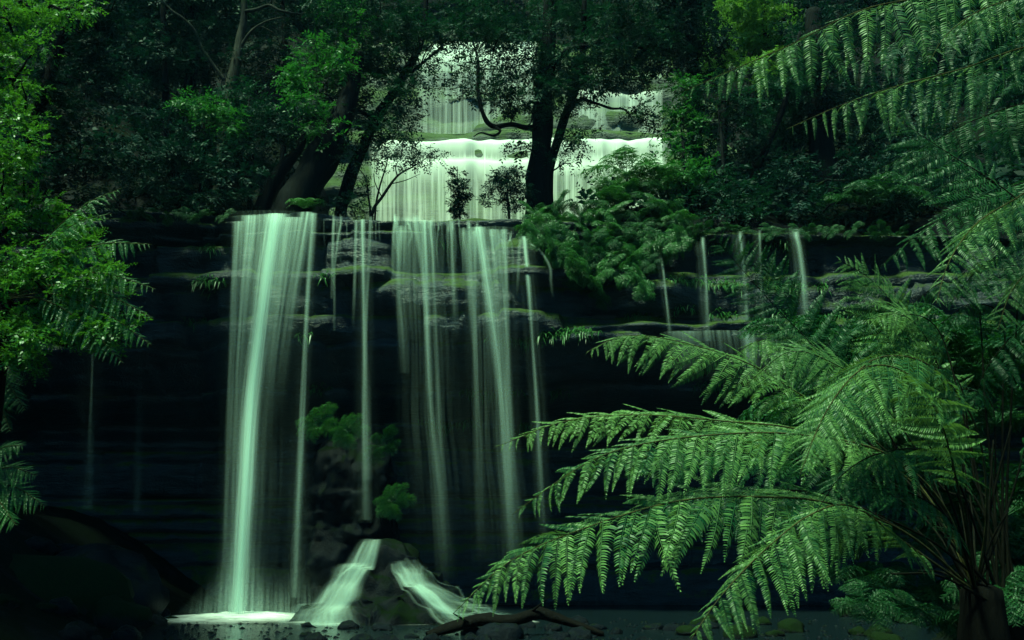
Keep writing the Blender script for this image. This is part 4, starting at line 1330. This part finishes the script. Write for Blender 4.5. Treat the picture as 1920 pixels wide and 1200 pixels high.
# ---- a taller tree fern whose crown is past the right edge
B0 = P(2150, 330, 7.4)
gB = float(ground_low(B0[0], B0[1]))
baseB = np.array([B0[0], B0[1], gB])
fernB = empty('tree_fern', baseB)
tag(fernB, 'tall tree fern at the right edge whose long fronds hang across the upper right', 'tree fern')
caudex(fernB, baseB, B0, 0.17)
CB = (2150, 320, 7.4)
specB = [
    (pp(CB, (2050, 60, 7.0), (1920, -30, 6.8), (1700, 0, 6.6), (1600, 25, 6.5), (1480, 85, 6.4), (1380, 128, 6.3), (1285, 170, 6.3)), np.array([-.15, -.3, -1]), np.array([.1, 1, .35]), 0.66, 28, .34, 1, .35, 1, 'fern'),
    (pp(CB, (2080, 150, 6.9), (1960, 85, 6.6), (1800, 130, 6.4), (1660, 168, 6.2), (1570, 200, 6.1), (1475, 242, 6.0)), np.array([-.65, -.3, -1]), np.array([.3, 1, .5]), 0.46, 24, .34, 1, .4, 1, 'fern'),
    (pp(CB, (2060, 440, 7.6), (1960, 410, 7.7), (1870, 345, 7.8), (1780, 288, 7.9), (1690, 228, 8.0)), np.array([-.7, -.3, -1]), np.array([.4, .6, .7]), 0.75, 26, .25, 1, .5, 1, 'fern_dark'),
    (pp(CB, (2080, 160, 7.8), (1950, 60, 8.0), (1850, 40, 8.1), (1700, 70, 8.2), (1560, 140, 8.2)), np.array([-.2, -.3, -1]), np.array([.1, 1, .3]), 0.8, 24, .3, 1, .4, 0, 'fern_dark'),
    (pp(CB, (2060, 240, 8.2), (1960, 190, 8.4), (1840, 220, 8.5), (1740, 270, 8.5), (1640, 320, 8.5)), np.array([-.5, -.3, -1]), np.array([.1, 1, .3]), 0.8, 24, .3, 1, .4, 0, 'fern_dark'),
    (pp(CB, (2060, 320, 7.2), (1980, 330, 6.9), (1900, 375, 6.6), (1830, 420, 6.4), (1780, 490, 6.3), (1755, 570, 6.2)), np.array([.5, -.5, -1]), np.array([-.7, .4, -.5]), 0.5, 24, .3, 1, .7, 1, 'fern'),
    (pp(CB, (2040, 420, 8.4), (1930, 450, 8.6), (1840, 500, 8.7), (1780, 570, 8.7)), np.array([-.6, -.3, -1]), np.array([.4, .6, .2]), 0.7, 22, .25, 1, .7, 0, 'fern_dark'),
    (pp(CB, (2060, 100, 6.8), (1960, 0, 6.5), (1860, 10, 6.3), (1780, 60, 6.2), (1740, 120, 6.2)), np.array([-.3, -.3, -1]), np.array([.2, 1, .3]), 0.5, 22, .3, 1, .6, 0, 'fern'),
    (pp(CB, (2040, 480, 7.0), (1960, 490, 6.8), (1900, 540, 6.7), (1870, 620, 6.6)), np.array([.3, -.5, -1]), np.array([-.7, .3, -.6]), 0.5, 20, .25, 1, .8, 0, 'fern'),
    (pp(CB, (2040, 330, 9.0), (1930, 340, 9.3), (1820, 380, 9.4), (1720, 440, 9.4), (1650, 500, 9.4)), np.array([-.5, -.3, -1]), np.array([.3, .8, .3]), 0.8, 22, .25, 1, .7, 0, 'fern_dark'),
    (pp(CB, (2040, 540, 8.4), (1930, 600, 8.6), (1850, 690, 8.6), (1820, 780, 8.6)), np.array([-.5, -.5, -1]), np.array([.6, .5, -.4]), 0.6, 20, .25, 1, .8, 0, 'fern_dark'),
    (pp(CB, (2040, 200, 9.5), (1900, 130, 9.8), (1740, 180, 10), (1620, 260, 10)), np.array([-.3, -.3, -1]), np.array([.1, 1, .3]), 0.9, 22, .25, 1, .5, 0, 'fern_dark'),
]
for i, (ct, ne, fa, pl, npn, ba, nl, fl, sg, mt) in enumerate(specB):
    frond(fernB, baseB, ct, ne, fa, pl * .9, npn + 3, ba, mt, single=bool(sg), seed=60 + i, nearL=nl, farL=fl, rach='rachis' if mt == 'fern' else 'rachis_dark')

# upright dark stems at the right edge (a cluster of fern stipes)
fc0 = P(1890, 1150, 8.6); gC = float(ground_low(fc0[0], fc0[1]))
baseC = np.array([fc0[0], fc0[1], gC])
fernC = empty('tree_fern', baseC)
tag(fernC, 'shaded fern with tall dark upright stems at the lower right edge', 'fern')
for i, (x1, y1) in enumerate(((1830, 560), (1760, 620), (1880, 600), (1690, 700), (1905, 520), (1800, 720), (1740, 800), (1860, 760))):
    ct = pp((1890 + 6 * i - 20, 1140, 8.6), (1880 + (x1 - 1880) * .3, 950, 8.6), (1880 + (x1 - 1880) * .65, 760 if y1 < 700 else 900, 8.7), (x1, y1, 8.8), (x1 - 60, y1 - 30, 8.8), (x1 - 120, y1 + 10, 8.7))
    frond(fernC, baseC, ct, np.array([-.3, -.5, -.9]), np.array([.5, .7, -.1]), .38, 14, .62, 'fern_dark', single=False, seed=90 + i, r0=.016, rach='rachis_dark')
caudex(fernC, baseC, fc0 + np.array([0, 0, .1]), 0.2)

# ---- left bank ferns
def edge_fern(label, c, tips, plen, mat, Y, bow=40, npairs=20, seed=0, near=None, bare=.3):
    c0 = P(*c)
    g = float(ground_low(c0[0], c0[1]))
    bs = np.array([c0[0], c0[1], min(g, c0[2] - 0.2)])
    f = empty('tree_fern', bs)
    tag(f, label, 'tree fern')
    caudex(f, bs, c0, 0.12)
    for i, (tx, ty) in enumerate(tips):
        mx, my = 0.5 * (c[0] + tx), 0.5 * (c[1] + ty) - bow
        ct = pp(c, (c[0] + .3 * (tx - c[0]), c[1] + .3 * (ty - c[1]) - bow * .8, Y), (c[0] + .65 * (tx - c[0]), c[1] + .65 * (ty - c[1]) - bow * .8, Y - .2), (tx, ty, Y - .3))
        frond(f, bs, ct, near if near is not None else np.array([.2, -.4, -1]), np.array([0, .8, .5]), plen, npairs, bare, mat, single=False, seed=seed + i, nearL=1, farL=.7)
    return f


edge_fern('fern with long fronds poking out right from behind the glossy left tree', (10, 560, 10.6),
          [(285, 458), (292, 542), (288, 597), (285, 648), (228, 352), (232, 682), (210, 400)], .30, 'fern_small', 10.3, 45, seed=130)
edge_fern('low fern with rounded bright fronds at the lower left edge', (-70, 930, 11.5),
          [(70, 892), (86, 950), (30, 985), (45, 835)], .32, 'fern_small', 11.5, 36, seed=150, bare=.25)
edge_fern('dim fern with drooping fronds below the glossy tree at left edge', (-60, 700, 12.5),
          [(48, 770), (40, 720), (20, 810)], .34, 'fern_dark', 12.5, 40, seed=160, bare=.25)


# ---- small ferns: prototypes and copies
def small_fern(seed, nf=13, L=0.75, mat='fern_small', erect=0.55):
    r = np.random.default_rng(seed)
    f = empty('fern', (0, 0, 0))
    for i in range(nf):
        a = 2 * np.pi * i / nf + r.normal() * .2
        l = L * r.uniform(.75, 1.15); e = erect * r.uniform(.5, 1.2)
        dx, dy = math.cos(a), math.sin(a)
        ct = [np.zeros(3), np.array([dx * l * .3, dy * l * .3, l * e * .75]), np.array([dx * l * .68, dy * l * .68, l * e * .85]), np.array([dx * l, dy * l, l * e * .35])]
        sd = np.array([-dy, dx, -.25])
        frond(f, np.zeros(3), ct, sd, np.array([dy, -dx, -.25]), l * .34, 13, .14, mat, single=False, lo=True, r0=.006, seed=seed * 10 + i, forward=.35, rach='rachis_dark')
    return f


FP = [small_fern(1, 12, .85, 'fern_small', .42), small_fern(2, 15, .8, 'fern_small', .30), small_fern(3, 14, .85, 'fern_dark', .45)]
FU = [False] * 3


def put_fern(k, loc, rz, s, label, group=None, tilt=(0, 0)):
    o = FP[k] if not FU[k] else copy_tree(FP[k])
    FU[k] = True
    o.location = loc
    o.rotation_euler = (tilt[0], tilt[1], rz)
    o.scale = (s, s, s)
    if 'group' in o:
        del o['group']
    tag(o, label, 'fern', group)
    return o


rng = np.random.default_rng(15)
# the hanging bank of ferns right of the middle plunge
mound_pts = []
for k in range(110):
    px = rng.uniform(995, 1280)
    top = np.interp(px, [1000, 1060, 1150, 1220, 1275], [385, 350, 340, 335, 372])
    bot = np.interp(px, [1000, 1060, 1150, 1220, 1275], [430, 480, 515, 515, 430])
    f = rng.random()
    py = top + (bot - top) * f + 20
    Y = 26.2 - 2.0 * f + rng.normal() * .1
    where = ('along the crest of', 'in the middle of', 'hanging lowest in')[min(2, int(f * 3))]
    put_fern(int(rng.choice([0, 1, 2, 2])), P(px, py, Y), rng.uniform(0, 6.28), rng.uniform(.45, .8),
             'leafy fern ' + where + ' the dense fern bank on the cliff lip', 'ferns in the bank on the cliff lip', (0.8 * f + .45 + rng.normal() * .25, rng.normal() * .3))
for (k, px, py, Y, s, ti, lab) in (
        (0, 602, 800, 24.2, .75, 1.0, 'bright fern sprouting in the dark beside the slender strand'),
        (1, 655, 810, 24.2, .62, 1.05, 'smaller bright fern just right of the one beside the slender strand'),
        (2, 722, 836, 24.3, .7, 1.0, 'dim fern on the dark wall right of the lone thin strand'),
        (1, 738, 942, 24.1, .65, 1.0, 'small fern on the wall above the rock mound'),
        (1, 1090, 515, 24.0, .9, .9, 'fern hanging from the wall below the dense fern bank'),
        (2, 1120, 560, 24.3, .5, .8, 'tiny fern on the wall below the hanging fern'),
        (2, 1630, 392, 26.5, 2.0, .1, 'rosette fern with long arching fronds above the right cliff'),
        (0, 1620, 1105, 12.0, .62, .2, 'bright low fern on the stream bank under the big tree fern'),
        (1, 1675, 1160, 11.0, .5, .2, 'small plant low on the bank near the lower right corner'),
        (0, 1175, 330, 26.8, 1.6, .0, 'fern crest rising above the bank against the white upper falls'),
        (1, 1235, 345, 26.9, 1.5, .0, 'fern at the right end of the crest before the upper falls'),
        (0, 570, 392, 25.6, .7, .2, 'small fern at the foot of the thick leaning trunk')):
    put_fern(k, P(px, py, Y), rng.uniform(0, 6.28), s, lab, None, (ti, 0))

for i in range(22):
    px = rng.uniform(1500, 2000); py = rng.uniform(640, 1080); Y = rng.uniform(9.6, 13.5)
    q = P(px, py, Y)
    put_fern(2, q, rng.uniform(0, 6.28), rng.uniform(.9, 1.5), 'shaded fern in the dark tangle behind the big tree fern', 'ferns in the dark tangle on the right bank', (rng.uniform(0, .5), rng.uniform(-.3, .3)))

for i in range(20):
    px = 1285 + 21 * i + rng.normal() * 6
    put_fern(2, P(px, 437 + rng.normal() * 3, 25.0 + rng.uniform(-.1, .35)), rng.uniform(0, 6.28), rng.uniform(.22, .5), 'small dark fern fringing the lip of the right cliff', 'ferns fringing the right cliff lip', (rng.uniform(.3, .9), 0))
for i in range(9):
    px = 250 + 21 * i + rng.normal() * 6
    put_fern(2, P(px, 408 + rng.normal() * 3, 25.0 + rng.uniform(-.1, .35)), rng.uniform(0, 6.28), rng.uniform(.25, .5), 'small dark fern fringing the lip left of the plunge', 'ferns fringing the left cliff lip', (rng.uniform(.3, .9), 0))

for i in range(14):  # dark fill: plants added over lit soil where shade belongs
    q = P(rng.uniform(1540, 1930), rng.uniform(1060, 1190), rng.uniform(8.6, 11.5))
    put_fern(2, q, rng.uniform(0, 6.28), rng.uniform(.4, .7), 'low fern added to darken the lower right corner', 'ferns added to darken the lower right corner', (rng.uniform(.1, .7), 0))

# tufts of grass-like plants and moss on the wall: a mass nobody could count
rng = np.random.default_rng(33)
Vs = []
for k in range(1500):
    i = rng.integers(0, len(CX0)); x = CX0[i]
    if not (-8.5 < x < 9):
        continue
    z = rng.choice(BEDS[(BEDS > 4.7) & (BEDS < 9.7)]) + rng.normal() * .06
    if vnoise(np.array([x * .55, z * .8, 2.0])) < 0.0:
        continue
    y = cliff_y(x, z) - 0.02
    if -7.4 < x < -5.3:
        continue
    m = 26
    a = rng.uniform(-1.4, 1.4, m); L = rng.uniform(.10, .36, m)
    base = np.array([x, y, z]) + rng.normal(size=(m, 3)) * np.array([.14, .02, .04])
    d = np.stack([np.sin(a) * .7, -np.abs(np.cos(a)) * .7, rng.uniform(-.6, .7, m)], 1)
    w = np.stack([np.cos(a), np.sin(a), 0 * a], 1) * .018
    mid = base + d * (L * .55)[:, None]
    tip = base + d * L[:, None] + np.array([0, 0, -1]) * (L * .55)[:, None]
    Vs.append(np.stack([base, mid + w, tip, mid - w], 1).reshape(-1, 3))
V = np.concatenate(Vs)
tag(obj('wall_tufts', mesh_data('wall_tufts', V, np.arange(len(V)).reshape(-1, 4)), MAT['fern_small']), 'tufts of small plants clinging to the wet wall', 'plants', kind='stuff')


# ------------------------------------------------------------------ rocks, log, bank
def rock_mesh(seed, nu=16, nv=11, sq=(1, .8, .55), amp=.28):
    a = np.linspace(0, 2 * np.pi, nu, endpoint=False); b = np.linspace(0, np.pi, nv)
    A, B = np.meshgrid(a, b, indexing='ij')
    d = np.stack([np.cos(A) * np.sin(B), np.sin(A) * np.sin(B), np.cos(B)], -1)
    r = 1 + amp * fbm(d * 1.3 + seed * 7.7, 4) - .18 * np.abs(vnoise(d * 2.2 + seed * 3.1))
    V = (d * r[..., None] * np.array(sq)).reshape(-1, 3)
    F = []
    for i in range(nu):
        for j in range(nv - 1):
            p, q = i * nv + j, ((i + 1) % nu) * nv + j
            F.append([p, p + 1, q + 1, q])
    return mesh_data('rock', V, np.array(F), smooth=False)


RM = [rock_mesh(k, sq=(1, .8 + .1 * (k % 2), .5 + .08 * (k % 3))) for k in range(6)]
RM2 = [m.copy() for m in RM]
for m in RM:
    m.materials.append(MAT['boulder'])
for m in RM2:
    m.materials.append(MAT['boulder_moss'])


def rock(loc, s, label, group=None, moss=False, k=0, rot=0, tilt=0):
    o = obj('rock', (RM2 if moss else RM)[k % 6], None, None, loc)
    o.scale = (s, s, s)
    o.rotation_euler = (tilt, 0, rot)
    return tag(o, label, 'rock', group)


def on_water(px, py):
    """where the view through a photo point meets the water"""
    d = P(px, py, 1.0) - CAM
    t = -CAM[2] / d[2]
    return CAM + d * t


rng = np.random.default_rng(44)
for i in range(46):
    px, py = rng.uniform(560, 1330), rng.uniform(1166, 1215)
    q = on_water(px, py)
    s = rng.uniform(.10, .26)
    rock((q[0], q[1], s * .05), s, 'small wet grey stone in the stream shallows at the bottom', 'wet stones in the shallows', False, i, rng.uniform(0, 6.28))
for i in range(34):
    px, py = rng.uniform(1270, 1720), rng.uniform(1085, 1210)
    q = on_water(px, max(py, 1108))
    s = rng.uniform(.16, .38)
    q[2] = float(ground_low(q[0], q[1]))
    rock((q[0], q[1], max(q[2], 0) + s * .15), s, 'mossy stone on the stream edge below the big tree fern', 'mossy stones under the tree fern', True, i, rng.uniform(0, 6.28))
for i in range(30):
    px, py = rng.uniform(-20, 330), rng.uniform(1120, 1215)
    q = on_water(px, py)
    s = rng.uniform(.12, .34)
    q[2] = max(0, float(ground_low(q[0], q[1])))
    rock((q[0], q[1], q[2] + s * .1), s, 'dark wet stone at the foot of the left bank', 'wet stones by the left bank', i % 3 == 0, i, rng.uniform(0, 6.28))
q = P(190, 1080, 22.5); rock((q[0], q[1], .6), 1.5, 'large dark wedge of rock rising behind the mossy left mound', None, False, 2, .6, .5)
q = P(90, 1090, 20.0); rock((q[0], q[1], .35), 1.9, 'broad mossy boulder in the lower left', None, True, 3, .2)
q = P(215, 1120, 19.5); rock((q[0], q[1], .15), .75, 'mossy boulder sloping down to the pool at the lower left', None, True, 1, 1.2)
q = P(940, 1185, 18.0); rock((q[0], q[1], .05), .42, 'pale rounded wet stone below the fern tip at bottom centre', None, False, 4, .4)
q = P(292, 1160, 21.5); rock((q[0], q[1], .02), .26, 'dark stone at the left rim of the foam', None, False, 5, .4)

q = P(655, 1000, 26.0)
zz = np.linspace(-.3, 4.5, 90); aa = np.linspace(0, 2 * np.pi, 110)
A_, Z_ = np.meshgrid(aa, zz, indexing='ij')
bb = np.clip(np.searchsorted(BEDS, Z_ + .1 * np.cos(A_)) , 0, 99)
rad = np.interp(Z_, [-.3, 2, 3.6, 4.2, 4.5], [1.0, .95, .8, .62, 0.0]) * (1 + .12 * fbm(np.stack([np.cos(A_) * 1.2, np.sin(A_) * 1.2, bb * 5.1], -1), 3) + .16 * fbm(np.stack([np.cos(A_) * 2.5, np.sin(A_) * 2.5, Z_ * 1.5], -1), 4))
Vb = np.stack([1.35 * rad * np.cos(A_), 1.6 * rad * np.sin(A_), Z_ + .12 * fbm(np.stack([np.cos(A_) * 2, np.sin(A_) * 2, Z_], -1), 3)], -1)
o = obj('rock', mesh_data('rock', Vb.reshape(-1, 3), grid_faces(110, 90)), MAT['wet_black'], None, (q[0], q[1], 0))
tag(o, 'tall dark rock buttress under the bright ferns behind the thin strand', 'rock')

# driftwood log
b = Bag()
lp = spline(np.array([[*P(800, 1190, 18.6), .06], [*P(850, 1176, 18.8), .11], [*P(905, 1160, 18.9), .13], [*P(960, 1163, 18.8), .14], [*P(1010, 1150, 18.8), .12], [*P(1080, 1172, 18.7), .09], [*P(1130, 1190, 18.5), .05]]), 26)
o = lp[0, :3].copy(); o[2] = 0
b.tube(lp[:, :3] - o, lp[:, 3], 12, .55)
lg = empty('log', o)
tag(lg, 'dark wet log lying in the shallows under the lowest frond', 'log')
obj('stem', b.mesh('stem', smooth=True), MAT['bark_fibre'], lg)
for (e, f) in (((880, 1168), (850, 1150)), ((985, 1156), (1030, 1120))):
    b = Bag()
    b.tube(spline(np.array([P(*e, 18.8), P(*f, 18.5)]), 6) - o, np.linspace(.04, .012, 6), 6, .4)
    obj('branch', b.mesh('branch', smooth=True), MAT['bark_fibre'], lg)

# gravel of the stream bed
rng = np.random.default_rng(55)
bag = Bag()
for k in range(900):
    q = on_water(rng.uniform(300, 1700), rng.uniform(1160, 1230))
    s = rng.uniform(.02, .07)
    d = nrm(rng.normal(size=(6, 3)) * .25 + np.array([[1, 0, 0], [-1, 0, 0], [0, 1, 0], [0, -1, 0], [0, 0, .7], [0, 0, -.7]]))
    bag.add(q + d * s * np.array([1, 1, .6]), None, [[0, 2, 4], [2, 1, 4], [1, 3, 4], [3, 0, 4], [2, 0, 5], [1, 2, 5], [3, 1, 5], [0, 3, 5]])
tag(obj('gravel', bag.mesh('gravel'), MAT['boulder']), 'wet gravel breaking the surface of the shallow stream', 'gravel', kind='stuff')


# ------------------------------------------------------------------ thin blue haze box, added to lift the blacks toward navy
V = np.array([[a, b, c] for a in (-64.0, 64.0) for b in (-24.0, 114.0) for c in (-2.5, 112.0)])
F = np.array([[0, 1, 3, 2], [4, 6, 7, 5], [0, 4, 5, 1], [2, 3, 7, 6], [0, 2, 6, 4], [1, 5, 7, 3]])
m, nt, out = new_mat('haze')
v = N(nt, 'ShaderNodeVolumePrincipled')
v.inputs['Color'].default_value = (0.30, 0.52, 1.0, 1)
v.inputs['Density'].default_value = 0.00016
v.inputs['Anisotropy'].default_value = 0.2
nt.links.new(v.outputs[0], out.inputs['Volume'])
hz = obj('haze', mesh_data('haze', V, F), m)
hz['kind'] = 'stuff'
